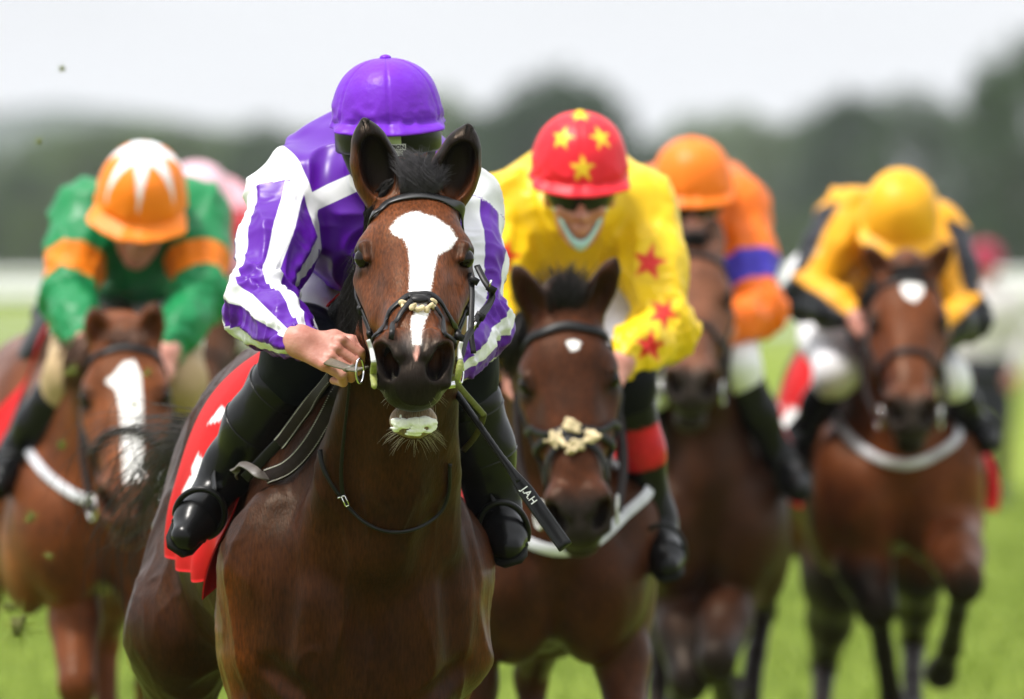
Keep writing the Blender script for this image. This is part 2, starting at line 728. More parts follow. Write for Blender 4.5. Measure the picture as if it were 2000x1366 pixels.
M_HAIR = simple('mane hair', (0.007, 0.005, 0.004), 0.45, 0.25, 0.4, 60, 0.1, 300)
M_GREYHAIR = simple('forelock hair', (0.034, 0.031, 0.034), 0.5, 0.3, 0.5, 80, 0.1, 300)
M_WHISK = simple('whisker', (0.30, 0.26, 0.19), 0.5, 0.4, 0.2, 60, 0)
M_EYE = simple('horse eye', (0.006, 0.003, 0.002), 0.06, 0.22, 0.2, 30, 0)
M_SCLERA = simple('eye rim', (0.35, 0.30, 0.27), 0.3, 0.5, 0.2, 80, 0)


def head_frame(poll, pitch, yaw=0.0, roll=0.0):
    """Axes of the head: x across, second down the face, third out of the face."""
    c, s = math.cos(pitch), math.sin(pitch)
    A = np.array([[1, 0, 0], [0, -c, -s], [0, -s, c]], float)      # columns ex, ea, en
    A = np.stack([np.array([1.0, 0, 0]), np.array([0, -c, -s]), np.array([0, -s, c])], 1)
    Rm = rotz(yaw) @ roty(roll) @ A
    return Rm, np.asarray(poll, float)


def horse_sdf(sp):
    S = SDF()
    poll = np.asarray(sp['poll'], float)
    Rh, th = head_frame(poll, sp['pitch'], sp.get('hyaw', 0), sp.get('hroll', 0))
    H = lambda x, a, n: Rh @ np.array([x, a, n]) + th
    g = sp.get('girth', 1.0)
    # ---- trunk
    dz = sp.get('drop', 0.0)
    S.frame(None, (0, 0, dz))
    S.ell((0, 0.30, 1.14), (0.285 * g, 0.52, 0.33), 0.05)
    S.ell((0, -0.25, 1.14), (0.195 * g, 0.38, 0.31), 0.08)
    S.ell((0, 0.42, 1.10), (0.25 * g, 0.46, 0.27), 0.08)
    S.cone((0, -0.12, 1.48), 0.060, (0, 0.22, 1.45), 0.08, 0.10)
    S.cone((0, 0.2, 1.33), 0.17, (0, 0.62, 1.35), 0.17, 0.10, 1.15)
    S.ell((0, 0.72, 1.30), (0.205, 0.37, 0.21), 0.08)
    S.ell((0.145, 0.78, 1.10), (0.125, 0.26, 0.33), 0.08, roty(R(-16)) @ rotx(R(-14)), True)
    S.ell((0.165, 0.50, 1.35), (0.05, 0.07, 0.06), 0.07, None, True)            # point of hip
    S.ell((0.125, -0.22, 1.18), (0.062, 0.17, 0.33), 0.06, roty(R(-14)) @ rotx(R(-24)), True)  # shoulder blade
    S.ell((0.160, -0.42, 1.03), (0.080, 0.14, 0.17), 0.045, None, True)         # point of shoulder
    S.ell((0.095, -0.50, 0.98), (0.105, 0.12, 0.17), 0.04, rotx(R(10)), True)  # breast muscle
    S.ell((0.175, -0.30, 0.95), (0.075, 0.17, 0.17), 0.04, None, True)          # triceps
    if sp.get('hero'):
        S.ell((0.090, -0.49, 0.86), (0.105, 0.11, 0.14), 0.06, None, True)
        S.cone((0.175, -0.47, 1.20), 0.02, (0.205, -0.44, 0.90), 0.055, 0.08, 1, True)
        S.cone((0, -0.645, 1.10), 0.010, (0.0, -0.625, 0.78), 0.020, 0.035, 1, False, True)
        S.cone((0.150, -0.60, 1.20), 0.012, (0.19, -0.585, 0.84), 0.018, 0.035, 1, True, True)
        S.cone((0.10, -0.61, 0.80), 0.010, (0.20, -0.54, 0.88), 0.014, 0.03, 1, True, True)
        S.cone((0.10, -0.12, 1.38), 0.02, (0.195, -0.40, 1.06), 0.03, 0.09, 1, True)
        S.cone((0.17, -0.10, 1.18), 0.05, (0.20, -0.22, 0.95), 0.05, 0.09, 1, True)
    S.frame()
    # ---- neck
    p1 = np.array([0, -0.20, 1.29 + dz])
    nb = sp.get('neck_bend', 0.0)
    q = H(0, 0.015, -0.12)
    m1 = p1 * 0.62 + q * 0.38 + np.array([nb, 0, -0.01])
    m2 = p1 * 0.27 + q * 0.73 + np.array([nb, 0, 0.005])
    nk = sp.get('neck_w', 1.0)
    S.cone(p1, 0.235, m1, 0.180 * nk, 0.08, 0.60 * nk)
    S.cone(m1, 0.180 * nk, m2, 0.145, 0.06, 0.62 * nk)
    S.cone(m2, 0.145, q, 0.118, 0.05, 0.62)
    cm = (H(0, 0.025, -0.065) + p1 + [0, 0.12, 0.20]) / 2 + [nb * 0.8, 0, -0.01]
    S.cone(H(0, 0.025, -0.065), 0.045, cm, 0.050, 0.08)
    S.cone(cm, 0.050, p1 + [0, 0.12, 0.20], 0.065, 0.10)           # crest
    if sp.get('hero'):
        tb = H(0, 0.12, -0.225)
        S.cone(tb, 0.06, (0.03, -0.60, 1.08), 0.085, 0.06)                       # windpipe
        for s in (-1, 1):
            S.cone(tb + [s * 0.05, 0.02, 0.03], 0.04, (0.02 + s * 0.105, -0.56, 1.08), 0.06, 0.05)
    # ---- head
    S.frame(Rh, th)
    S.ell((0, 0.075, -0.078), (0.080, 0.080, 0.074), 0.03)
    S.ell((0, 0.165, -0.075), (0.098, 0.125, 0.078), 0.04)
    S.ell((0.040, 0.13, -0.035), (0.045, 0.08, 0.035), 0.03, None, True)
    S.ell((0.090, 0.165, -0.056), (0.026, 0.036, 0.026), 0.025, None, True)     # brow
    S.cone((0.098, 0.215, -0.092), 0.022, (0.072, 0.345, -0.088), 0.014, 0.03, 1, True)
    S.chain([((0, 0.16, -0.070), 0.072), ((0, 0.30, -0.068), 0.060), ((0, 0.42, -0.062), 0.048), ((0, 0.50, -0.066), 0.045)], 0.05, 1.02)
    S.cone((0.030, 0.24, -0.030), 0.024, (0.020, 0.45, -0.034), 0.017, 0.03, 1, True)   # nasal edges
    S.ell((0.062, 0.175, -0.165), (0.042, 0.125, 0.115), 0.04, None, True)      # cheek
    S.cone((0.045, 0.21, -0.225), 0.036, (0.020, 0.47, -0.135), 0.028, 0.05, 1, True)
    S.ell((0, 0.33, -0.13), (0.062, 0.16, 0.06), 0.05)
    S.ell((0, 0.515, -0.075), (0.062, 0.070, 0.056), 0.04)
    op = sp.get('nostril', 1.0)
    S.ell((0.047, 0.515, -0.038), (0.032, 0.055, 0.044), 0.024, roty(R(18)), True)
    S.ell((0, 0.572, -0.082), (0.052, 0.036, 0.050), 0.028)                     # upper lip
    S.cone((0.030, 0.545, -0.105), 0.022, (0.042, 0.50, -0.11), 0.03, 0.03, 1, True)
    S.ell((0, 0.550, -0.176), (0.046, 0.036, 0.026), 0.012)                     # lower lip
    S.ell((0, 0.53, -0.192), (0.038, 0.042, 0.030), 0.025)                      # chin
    S.ell((0, 0.582, -0.1405), (0.052, 0.065, 0.009), 0.006, None, False, True)  # mouth slit
    S.ell((0.053, 0.549, -0.029), (0.0215 * op, 0.040, 0.039 * op), 0.009, rotz(R(16)) @ roty(R(24)), True, True)
    S.ell((0.047, 0.528, -0.050), (0.017 * op, 0.035, 0.028), 0.010, roty(R(18)), True, True)
    S.cone((0.032, 0.49, -0.004), 0.010, (0.026, 0.545, -0.016), 0.012, 0.012, 1, True)  # nostril wing
    S.cone((0.071, 0.505, -0.048), 0.009, (0.063, 0.570, -0.068), 0.012, 0.014, 1, True)
    S.ell((0.106, 0.198, -0.045), (0.026, 0.026, 0.022), 0.008, None, True, True)   # eye opening
    S.cone((0.105, 0.172, -0.048), 0.012, (0.100, 0.188, -0.027), 0.010, 0.010, 1, True)
    S.cone((0.100, 0.190, -0.025), 0.008, (0.094, 0.222, -0.030), 0.007, 0.010, 1, True)
    S.cone((0.103, 0.172, -0.070), 0.009, (0.099, 0.222, -0.062), 0.008, 0.012, 1, True)
    # ---- ears
    S.frame()
    ears = []
    for e, (bx, tip) in enumerate(((-0.060, sp['ears'][0]), (0.060, sp['ears'][1]))):
        b = H(bx, 0.030, -0.050)
        t = np.asarray(tip, float)
        L = np.linalg.norm(t - b)
        Re = frame_to(t - b, (0, -1.0, 0))          # y axis of the ear points back/forward
        fy = 1.0 if (Re[:, 1] @ np.array(sp.get('ear_face', (0, -1, 0)))) > 0 else -1.0
        S.frame(Re, b)
        k = sp.get('ear_w', 1.0)
        S.chain([((0, 0, -0.01), 0.028), ((0, 0, 0.30 * L), 0.036 * k), ((0, 0, 0.55 * L), 0.035 * k), ((0, 0, 0.80 * L), 0.022 * k), ((0, 0, 0.985 * L), 0.005)], 0.03, 1.0)
        S.ell((0, fy * 0.032, 0.46 * L), (0.029 * k, 0.030, 0.35 * L), 0.010, None, False, True)
        ears.append((b, t, Re[:, 1] * fy, L, Re[:, 0]))
    S.frame()
    # ---- legs
    for leg in sp['fore']:
        e, kn, fe, ho = [np.asarray(v, float) for v in leg]
        sh = e + [0, -0.06, 0.16]
        lw = sp.get('leg_w', 1.0)
        S.cone(sh, 0.115, e, 0.090 * lw, 0.07, 0.85)
        S.cone(e, 0.090 * lw, e * 0.45 + kn * 0.55, 0.068 * lw, 0.03, 0.9)
        S.cone(e * 0.45 + kn * 0.55, 0.068 * lw, kn, 0.046 * lw, 0.03)
        S.ell(kn, np.array((0.048, 0.050, 0.060)) * lw, 0.02)
        leg_low(S, kn, fe, ho)
    for leg in sp['hind']:
        st, hk, fe, ho = [np.asarray(v, float) for v in leg]
        hip = np.array([st[0] * 0.50, 0.74, 1.16])
        S.cone(hip, 0.15, st, 0.125, 0.08, 0.8)
        S.cone(st, 0.122, st * 0.5 + hk * 0.5, 0.085, 0.05, 0.8)
        S.cone(st * 0.5 + hk * 0.5, 0.085, hk, 0.045, 0.03, 0.85)
        S.ell(hk, (0.042, 0.055, 0.06), 0.02)
        leg_low(S, hk, fe, ho)
    return S, (Rh, th), ears


def leg_low(S, kn, fe, ho):
    S.cone(kn, 0.038, kn * 0.5 + fe * 0.5, 0.031, 0.02)
    S.cone(kn * 0.5 + fe * 0.5, 0.031, fe, 0.036, 0.02)
    S.ell(fe, (0.038, 0.042, 0.042), 0.015)
    S.cone(fe, 0.031, fe * 0.4 + ho * 0.6, 0.034, 0.015)
    S.cone(fe * 0.4 + ho * 0.6, 0.040, ho, 0.054, 0.008)


def horse_colors(V, N, sp, hf, ears):
    Rh, th = hf
    h = (V - th) @ Rh                     # x, a, n
    z = V[:, 2]
    n = len(V)
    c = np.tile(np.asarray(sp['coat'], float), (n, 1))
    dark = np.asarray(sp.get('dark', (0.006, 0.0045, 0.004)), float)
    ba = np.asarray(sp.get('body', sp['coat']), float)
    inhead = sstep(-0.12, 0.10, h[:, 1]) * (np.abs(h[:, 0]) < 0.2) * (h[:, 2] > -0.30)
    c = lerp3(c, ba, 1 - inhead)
    w = fbm(V, 7.0, 3, 3)
    # dark points of the limbs: from the knees and hocks down
    kz = np.full(n, sp.get('points_z', 0.62)) + 0.05 * w
    limb = 1 - sstep(-0.06, 0.06, z - kz)
    limb *= (np.abs(V[:, 0]) < 0.6)
    c = lerp3(c, dark * 1.6, limb * sp.get('points', 1.0))
    # warm lit edges painted on the outer sides of chest and foreleg
    warm = np.asarray(sp.get('warm', ba * 1.25), float)
    c = lerp3(c, warm, 0.6 * sstep(0.18, 0.27, np.abs(V[:, 0])) * (1 - sstep(0.95, 1.1, z)) * (V[:, 1] < 0) * (1 - limb))
    # muzzle
    mz = sstep(0.475, 0.54, h[:, 1] + 0.012 * w + 0.10 * np.maximum(-h[:, 2] - 0.09, 0) - 0.05 * np.maximum(np.abs(h[:, 0]) - 0.05, 0)) * (inhead > 0.5)
    c = lerp3(c, sp.get('muzzle', (0.018, 0.015, 0.014)), mz * sp.get('mz', 1.0))
    # eye surrounds
    e = np.sqrt((np.abs(h[:, 0]) - 0.10) ** 2 + (h[:, 1] - 0.197) ** 2 + (h[:, 2] + 0.055) ** 2)
    c = lerp3(c, dark * 1.5, (1 - sstep(0.026, 0.055, e)) * 0.85)
    # ears: dark lining and tips
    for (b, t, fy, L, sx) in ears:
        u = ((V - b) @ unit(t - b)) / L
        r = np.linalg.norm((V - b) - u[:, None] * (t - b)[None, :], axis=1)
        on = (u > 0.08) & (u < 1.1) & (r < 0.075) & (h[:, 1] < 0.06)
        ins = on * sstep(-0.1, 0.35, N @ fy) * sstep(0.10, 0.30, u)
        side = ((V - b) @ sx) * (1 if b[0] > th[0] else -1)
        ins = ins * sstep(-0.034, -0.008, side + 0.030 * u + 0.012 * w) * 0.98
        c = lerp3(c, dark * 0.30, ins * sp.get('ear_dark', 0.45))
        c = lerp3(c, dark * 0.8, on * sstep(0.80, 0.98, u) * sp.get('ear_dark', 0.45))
    # lip foam line and pink snip
    if sp.get('hero'):
        lip = (h[:, 1] > 0.50) & (h[:, 1] < 0.64) & (h[:, 2] < -0.141) & (h[:, 2] > -0.25) & (np.abs(h[:, 0]) < 0.09)
        c[lip] = np.array([0.20, 0.15, 0.10]) * (1 + 0.3 * w[lip])[:, None]
        snip = poly_sd(h[:, 0], z - th[2], sp['snip'])
        c = lerp3(c, (0.52, 0.27, 0.24), (1 - sstep(-0.001, 0.004, snip)) * (h[:, 1] > 0.4))
        gy = sstep(-0.02, 0.01, -np.abs(h[:, 0]) + 0.012) * sstep(0.46, 0.49, h[:, 1]) * (1 - sstep(0.52, 0.55, h[:, 1]))
        c = lerp3(c, (0.11, 0.10, 0.10), gy * 0.7)
    bl = np.full(n, 1.0)
    if 'blaze' in sp:
        for poly in sp['blaze']:
            bl = np.minimum(bl, poly_sd(h[:, 0], z - th[2], poly))
        bl = np.where((h[:, 1] > 0.02) & (h[:, 2] > -0.10) & (inhead > 0.3), bl, 1.0)
    return np.clip(c, 0.002, 1), bl


def build_horse(sp):
    root = thing('racehorse', sp['label'], 'horse', (sp['loc'][0], sp['loc'][1], 0), sp['yaw'], 'racehorses galloping towards the camera')
    S, hf, ears = horse_sdf(sp)
    Rh, th = hf
    if sp.get('hero'):
        hd = th + Rh @ np.array([0, 0.3, -0.05])
        V, Q = S.mesh(0.0085, (hd - [0.15, 0.34, 0.34], hd + [0.15, 0.34, 0.44]), 0.0036, 2)
    else:
        V, Q = S.mesh(sp.get('h', 0.012), None, None, 1)
    N = vnormals(V, Q)
    if sp.get('hero'):
        # sinews and veins standing under the skin
        w = 1 - np.abs(fbm(V * [1, 1, 0.45], 7.0, 31, 2))
        body = sstep(-0.02, 0.10, np.linalg.norm(V - th, axis=1) - 0.55)
        w2 = 1 - np.abs(fbm(V * [1, 1, 0.35] + 0.04 * fbm(V, 5, 8, 2)[:, None], 13.0, 61, 2))
        V = V + N * (((np.clip(w, 0, 1) ** 3 - 0.4) * 0.009 + (np.clip(w2, 0, 1) ** 5 - 0.2) * 0.0035) * body)[:, None]
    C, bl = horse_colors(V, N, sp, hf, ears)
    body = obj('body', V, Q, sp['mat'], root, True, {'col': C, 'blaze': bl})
    H = lambda P: (np.asarray(P, float) @ Rh.T) + th
    # eyes
    for s in (-1, 1):
        sv, sf = ball(20, 14)
        obj('eye', H(sv * [0.0210, 0.0230, 0.0205] + [s * 0.0975, 0.199, -0.0475]), sf, M_EYE, root)
    return root, S, hf, ears, body


def ball(nu=16, nv=10):
    V = [(0, 0, 1)]
    for i in range(1, nv):
        for j in range(nu):
            a, b = math.pi * i / nv, 2 * math.pi * j / nu
            V.append((math.sin(a) * math.cos(b), math.sin(a) * math.sin(b), math.cos(a)))
    V.append((0, 0, -1))
    Fc = []
    for j in range(nu):
        Fc.append((0, 1 + j, 1 + (j + 1) % nu))
        for i in range(nv - 2):
            a = 1 + i * nu
            Fc.append((a + j, a + nu + j, a + nu + (j + 1) % nu, a + (j + 1) % nu))
        a = 1 + (nv - 2) * nu
        Fc.append((len(V) - 1, a + (j + 1) % nu, a + j))
    return np.array(V), Fc


def to_local(P, loc, yaw):
    """World point to a horse's own axes."""
    d = np.asarray(P, float) - np.array([loc[0], loc[1], 0])
    return d @ rotz(yaw)


# ---------------------------------------------------------------- the leading bay
LOC1, YAW1 = (-0.368, 23.5), R(7.7)
L1 = lambda px, py, Y: to_local(at(px, py, Y), LOC1, YAW1)
poll1 = L1(810, 348, 22.60)
bz = lambda pts: [((px - 810) / 990.0, -(py - 348) / 990.0) for px, py in pts]
HERO = dict(
    hero=True, loc=LOC1, yaw=YAW1, poll=poll1, pitch=R(38), hyaw=-YAW1, drop=-0.06, neck_bend=0.045, neck_w=0.90, hroll=0.0,
    ears=(L1(711, 234, 22.60), L1(916, 246, 22.60)), ear_w=1.14, ear_dark=1.0, ear_face=(0, -1, 0), nostril=1.0,
    coat=(0.092, 0.0290, 0.0108), body=(0.025, 0.0076, 0.0020), warm=(0.098, 0.026, 0.004), points_z=0.5,  # body is darkened for the chest's shade; warm paints its lit outer edges
    muzzle=(0.009, 0.0075, 0.0075),
    blaze=[bz([(818, 414), (800, 416), (778, 428), (762, 448), (770, 460), (790, 468), (800, 490), (803, 530), (800, 590), (812, 600),
               (836, 598), (843, 570), (850, 530), (856, 500), (880, 488), (894, 468), (880, 445), (850, 425), (830, 420)]),
           bz([(815, 608), (842, 606), (834, 625), (826, 650), (826, 672), (810, 672), (806, 645), (806, 622)])],
    snip=bz([(816, 674), (821, 676), (820, 692), (816, 702), (813, 690)]),
    fore=(((-0.185, -0.36, 0.86), (-0.20, -0.50, 0.46), (-0.20, -0.36, 0.16), (-0.20, -0.38, 0.05)),
          ((0.18, -0.30, 0.86), (0.16, -0.20, 0.46), (0.16, 0.02, 0.24), (0.16, 0.10, 0.16))),
    hind=(((-0.265, 0.56, 0.86), (-0.23, 0.82, 0.50), (-0.20, 0.45, 0.16), (-0.20, 0.36, 0.05)),
          ((0.20, 0.60, 0.92), (0.19, 0.95, 0.60), (0.18, 0.80, 0.22), (0.18, 0.76, 0.08))),
    label='bay racehorse with a broad white blaze, leading the field', mat=coat_material('bay coat'))


# ================================================================= jockeys
M_SKIN = None


def skin_mat():
    m, nt, b = mat_base('skin')
    n = noise_node(nt, 28.0, 5.0)
    c = ramp(nt, n.outputs['Fac'], [(0.3, (0.40, 0.145, 0.10)), (0.55, (0.50, 0.22, 0.165)), (0.75, (0.58, 0.30, 0.23))])
    nt.links.new(c, b.inputs['Base Color'])
    b.inputs['Roughness'].default_value = 0.5
    b.inputs['Subsurface Weight'].default_value = 0.08
    b.inputs['Subsurface Radius'].default_value = (0.01, 0.004, 0.002)
    n2 = noise_node(nt, 190.0, 4.0)
    add_bump(nt, b, n2.outputs['Fac'], 0.35, 0.002)
    return m


M_SKIN = skin_mat()
M_BOOT = simple('black boot leather', (0.005, 0.005, 0.005), 0.24, 0.35, 0.3, 18, 0.12, 60, 0.003)
M_BOOTMATT = simple('boot sole rubber', (0.006, 0.006, 0.005), 0.6, 0.12, 0.3, 30, 0.3, 90)
M_BLACK = simple('black plastic', (0.004, 0.004, 0.004), 0.35, 0.2, 0.2, 30, 0.1)
M_LENS = simple('dark goggle lens', (0.004, 0.004, 0.004), 0.10, 0.35, 0.2, 20, 0)
M_METAL = simple('stainless steel', (0.62, 0.62, 0.62), 0.22, 0.5, 0.1, 40, 0.05, 200, metal=1.0)


def seg_param(V, a, b):
    e = b - a
    t = np.clip(((V - a) @ e) / (e @ e), 0, 1)
    return t, (V - a) - t[:, None] * e


def sleeve_params(V, arms, cut=0.05):
    """For each vertex: which sleeve (0 none), place along it 0..2, and direction round it."""
    n = len(V)
    wgt = np.zeros(n)
    side = np.zeros(n)
    tt = np.zeros(n)
    co, si = np.ones(n), np.zeros(n)
    for q, (sh, el, wr) in enumerate(arms):
        u1, u2 = unit(el - sh), unit(wr - el)
        ref = unit(np.cross(u1, u2))
        t1, r1 = seg_param(V, sh, el)
        t2, r2 = seg_param(V, el, wr)
        d1, d2 = np.linalg.norm(r1, axis=1), np.linalg.norm(r2, axis=1)
        w1 = 1 / (d1 + 0.005) ** 6
        w2 = 1 / (d2 + 0.005) ** 6
        a1 = np.stack([r1 @ ref, r1 @ np.cross(ref, u1)], 1) / (d1[:, None] + 1e-6)
        a2 = np.stack([r2 @ ref, r2 @ np.cross(ref, u2)], 1) / (d2[:, None] + 1e-6)
        cs = a1 * (w1 / (w1 + w2))[:, None] + a2 * (w2 / (w1 + w2))[:, None]
        t = np.where(d1 < d2, t1, 1 + t2)
        near = np.minimum(d1, d2) < 0.135
        on = near & (((V - sh) @ u1) > cut - 0.10 * np.abs((V - sh) @ np.array([0, 1.0, 0])))
        wgt = np.maximum(wgt, sstep(0.0, 0.11, (V - sh) @ u1) * (1 - sstep(0.10, 0.135, np.minimum(d1, d2))))
        side = np.where(on, q + 1, side)
        tt = np.where(on, t, tt)
        co = np.where(on, cs[:, 0], co)
        si = np.where(on, cs[:, 1], si)
    return side, tt, co, si, wgt


def hand_sdf(S, wr, d, b, s=1.0, curl=1.0):
    """A fist: palm, four bent fingers of unequal length and a thumb across them."""
    d, b = unit(d), np.asarray(b, float)
    b = unit(b - d * (b @ d))
    l = np.cross(b, d)
    if l[2] < 0:
        l = -l                                     # towards the index finger
    P = lambda x, y, z: wr + s * (d * x + l * y + b * z)
    S.cone(P(-0.008, 0, 0), 0.027 * s, P(0.012, 0, 0), 0.025 * s, 0.02)
    for y0, y1 in ((0.020, 0.033), (0.006, 0.011), (-0.008, -0.011), (-0.020, -0.031)):
        S.cone(P(0.0, y0 * 0.7, -0.002), 0.019 * s, P(0.070, y1, 0.002), 0.0125 * s, 0.012)
    for q, (y, L) in enumerate(((0.034, 0.92), (0.0115, 1.0), (-0.011, 0.95), (-0.032, 0.80))):
        k0 = P(0.076, y, 0.003)
        k1 = P(0.076 + 0.040 * L, y * 0.98, -0.012 * L * curl)
        k2 = P(0.076 + 0.040 * L, y * 0.94, -0.043 * L * curl)
        k3 = P(0.076 + 0.010 * L, y * 0.90, -0.054 * L * curl)
        S.chain([(k0, 0.0110 * s), (k1, 0.0098 * s), (k2, 0.0088 * s), (k3, 0.0076 * s)], 0.003)
        S.ell(P(0.074, y, 0.009), np.array([0.009, 0.009, 0.007]) * s, 0.008)
    t0, t1, t2, t3 = P(0.008, 0.020, -0.016), P(0.045, 0.050, -0.020), P(0.082, 0.056, -0.020), P(0.112, 0.050, -0.024)
    S.chain([(t0, 0.019 * s), (t1, 0.0135 * s), (t2, 0.0112 * s), (t3, 0.0092 * s)], 0.010)


def jframe(j):
    return rotz(j.get('hyaw', 0)) @ roty(j.get('hroll', 0)) @ rotx(j['hpitch'])


def build_jockey(j):
    loc = np.array([j['hip'][0], j['hip'][1], 0.0])
    root = thing('person', j['label'], 'jockey', tuple(loc), 0, 'jockeys riding the racehorses')
    g = {k: (np.asarray(v, float) - loc) for k, v in j.items() if k in
         ('head', 'shL', 'shR', 'elL', 'elR', 'wrL', 'wrR', 'hip', 'knL', 'knR', 'anL', 'anR', 'toL', 'toR')}
    hero = j.get('hero', False)
    Rj = jframe(j)
    hd = g['head']
    ks = j.get('cap_s', 1.0)
    HP = lambda x, y, z: hd + Rj @ (np.array([x, y, z]) * ks)
    chest = (g['shL'] + g['shR']) / 2
    hip = g['hip']
    back = unit(hip - chest)
    lat = unit(g['shR'] - g['shL'])
    # ---- body (skin)
    S = SDF()
    FZ = -0.040 * ks
    S.frame(Rj, hd + Rj @ np.array([0, 0, FZ]))
    S.ell(np.array((0, 0.012, 0.025)) * ks, np.array((0.074, 0.094, 0.085)) * ks, 0.03)
    S.ell(np.array((0, -0.030, -0.055)) * ks, np.array((0.060, 0.062, 0.075)) * ks, 0.03)
    S.ell(np.array((0, -0.060, -0.113)) * ks, np.array((0.026, 0.024, 0.020)) * ks, 0.025)
    S.cone(np.array((0, -0.090, -0.006)) * ks, 0.009, np.array((0, -0.112, -0.044)) * ks, 0.014, 0.012)
    S.ell(np.array((0.012, -0.100, -0.046)) * ks, (0.010, 0.012, 0.009), 0.008, None, True)
    S.ell(np.array((0.033, -0.088, -0.004)) * ks, (0.017, 0.016, 0.011), 0.014, None, True, True)
    S.ell(np.array((0, -0.086, 0.012)) * ks, (0.055, 0.018, 0.012), 0.012)
    S.ell(np.array((0.040, -0.072, -0.035)) * ks, (0.022, 0.020, 0.018), 0.02, None, True)
    S.ell(np.array((0, -0.091, -0.074)) * ks, (0.024, 0.010, 0.0075), 0.008)
    S.ell(np.array((0, -0.089, -0.086)) * ks, (0.020, 0.010, 0.0075), 0.008)
    S.ell(np.array((0, -0.103, -0.0800)) * ks, (0.022, 0.012, 0.0018), 0.003, None, False, True)
    S.ell(np.array((0.077, 0.010, -0.020)) * ks, (0.009, 0.020, 0.032), 0.008, None, True)
    S.frame()
    S.cone(HP(0, 0.03, -0.08), 0.055, chest + back * 0.02 + [0, 0, 0.02], 0.062, 0.03)
    S.cone(chest, 0.10, hip, 0.09, 0.05, 1.2)
    S.cone(g['shL'], 0.045, g['shR'], 0.045, 0.04)
    for sd in 'LR':
        S.chain([(g['sh' + sd], 0.045), (g['el' + sd], 0.036), (g['wr' + sd], 0.027)], 0.02)
        S.chain([(hip + lat * (0.07 if sd == 'R' else -0.07), 0.075), (g['kn' + sd], 0.048), (g['an' + sd], 0.026)], 0.03)
        dd = j.get('hand_d' + sd, unit(g['wr' + sd] - g['el' + sd]))
        bb = j.get('hand_b' + sd, (-0.6 if sd == 'L' else 0.6, -0.7, 0.35))
        hand_sdf(S, g['wr' + sd], dd, bb, j.get('hand_s', 1.0))
    if hero:
        wl_ = g['wrL']
        V, Q = S.mesh(0.008, (wl_ - [0.06, 0.14, 0.10], wl_ + [0.15, 0.06, 0.08]), 0.0026, 1)
    else:
        V, Q = S.mesh(j.get('h', 0.009), None, None, 1)
    obj('body', V, Q, M_SKIN, root)
    # ---- jacket
    J = SDF()
    neck = HP(0, 0.04, -0.09)
    J.cone(chest + back * 0.03 + [0, 0, -0.03], 0.148, hip - back * 0.08 + [0, 0, 0.02], 0.135, 0.05, 1.12)
    J.ell(chest + back * 0.12 + [0, 0, j.get('hump', 0.03)], (0.195, 0.17, 0.15), 0.06)
    J.cone(g['shL'] * 0.9 + chest * 0.1, 0.084, g['shR'] * 0.9 + chest * 0.1, 0.084, 0.07)
    J.cone(neck + back * 0.02, 0.068, chest, 0.09, 0.06)
    fat = j.get('sleeve', 1.0)
    for sd in 'LR':
        sh, el, wr = g['sh' + sd], g['el' + sd], g['wr' + sd]
        m1 = sh * 0.5 + el * 0.5
        dn = unit(el - sh)
        J.chain([(sh, 0.088 * fat), (m1, 0.078 * fat), (el, 0.062 * fat), (el * 0.45 + wr * 0.55, 0.056 * fat), (el * 0.12 + wr * 0.88, 0.042 * fat)], 0.045)
        J.cone(el + unit(el - (sh + wr) / 2) * 0.01 + [0, 0, -0.012], 0.062 * fat, el * 0.6 + wr * 0.4 + [0, 0, -0.016], 0.054 * fat, 0.03)
        J.cone(wr + (el - wr) * 0.13, 0.040, wr + (el - wr) * 0.07, 0.036, 0.010)
    V, Q = J.mesh(0.0048 if hero else j.get('h', 0.009), None, None, 1)
    N = vnormals(V, Q)
    arms = [(g['shL'], g['elL'], g['wrL']), (g['shR'], g['elR'], g['wrR'])]
    side, tt, co, si, wgt = sleeve_params(V, arms)
    # folds: crosswise creases gather at the elbow and cuff, long drawn ones run down the sleeve and back
    el_w = np.exp(-((tt - 1.02) / 0.26) ** 2) + 0.9 * np.exp(-((tt - 1.88) / 0.16) ** 2) + 0.18
    ang = np.arctan2(si, co)
    q1 = np.stack([tt * 6.5, np.cos(ang) * 0.9, np.sin(ang) * 0.9], 1)
    cr = 1 - np.abs(fbm(q1 + 0.25 * fbm(V, 9, 5, 2)[:, None], 1.3, 15, 2))
    q2 = np.stack([tt * 1.6, np.cos(ang) * 1.5, np.sin(ang) * 1.5], 1)
    lg = 1 - np.abs(fbm(q2 + 0.2 * fbm(V, 7, 55, 2)[:, None], 1.0, 35, 2))
    soft = fbm(V, 7.0, 21, 2)
    rid = 1 - np.abs(fbm(V * [1, 0.6, 1.0] + 0.03 * fbm(V, 6, 91, 2)[:, None], 9.5, 77, 2))
    cl = lambda x, p=3.2: np.clip(x, 0, 1) ** p - 0.3
    fa = j.get('fold', 1.0 if hero else 1.1)
    disp = fa * (wgt * (0.017 * el_w * cl(cr) + 0.009 * cl(lg)) + (1 - wgt) * 0.017 * cl(rid)) + 0.004 * soft
    V = V + N * disp[:, None]
    V = relax(V, Q, 0.45)
    W = V + loc
    ctx = dict(V=W, wgt=wgt, side=side, t=tt, co=co, si=si, j=j, loc=loc)
    col = j['jacket'](ctx)
    at_ = {'col': col, 'sleeve': (side > 0).astype(float), 'side': side, 'along': tt, 'co': co, 'si': si}
    if 'jacket_attr' in j:
        at_.update(j['jacket_attr'](ctx))
    obj('racing_jacket', V, Q, j.get('jacket_mat') or M_SILK, root, True, at_)
    # ---- breeches
    B = SDF()
    B.ell(hip + [0, 0.0, 0.0], (0.165, 0.15, 0.125), 0.05)
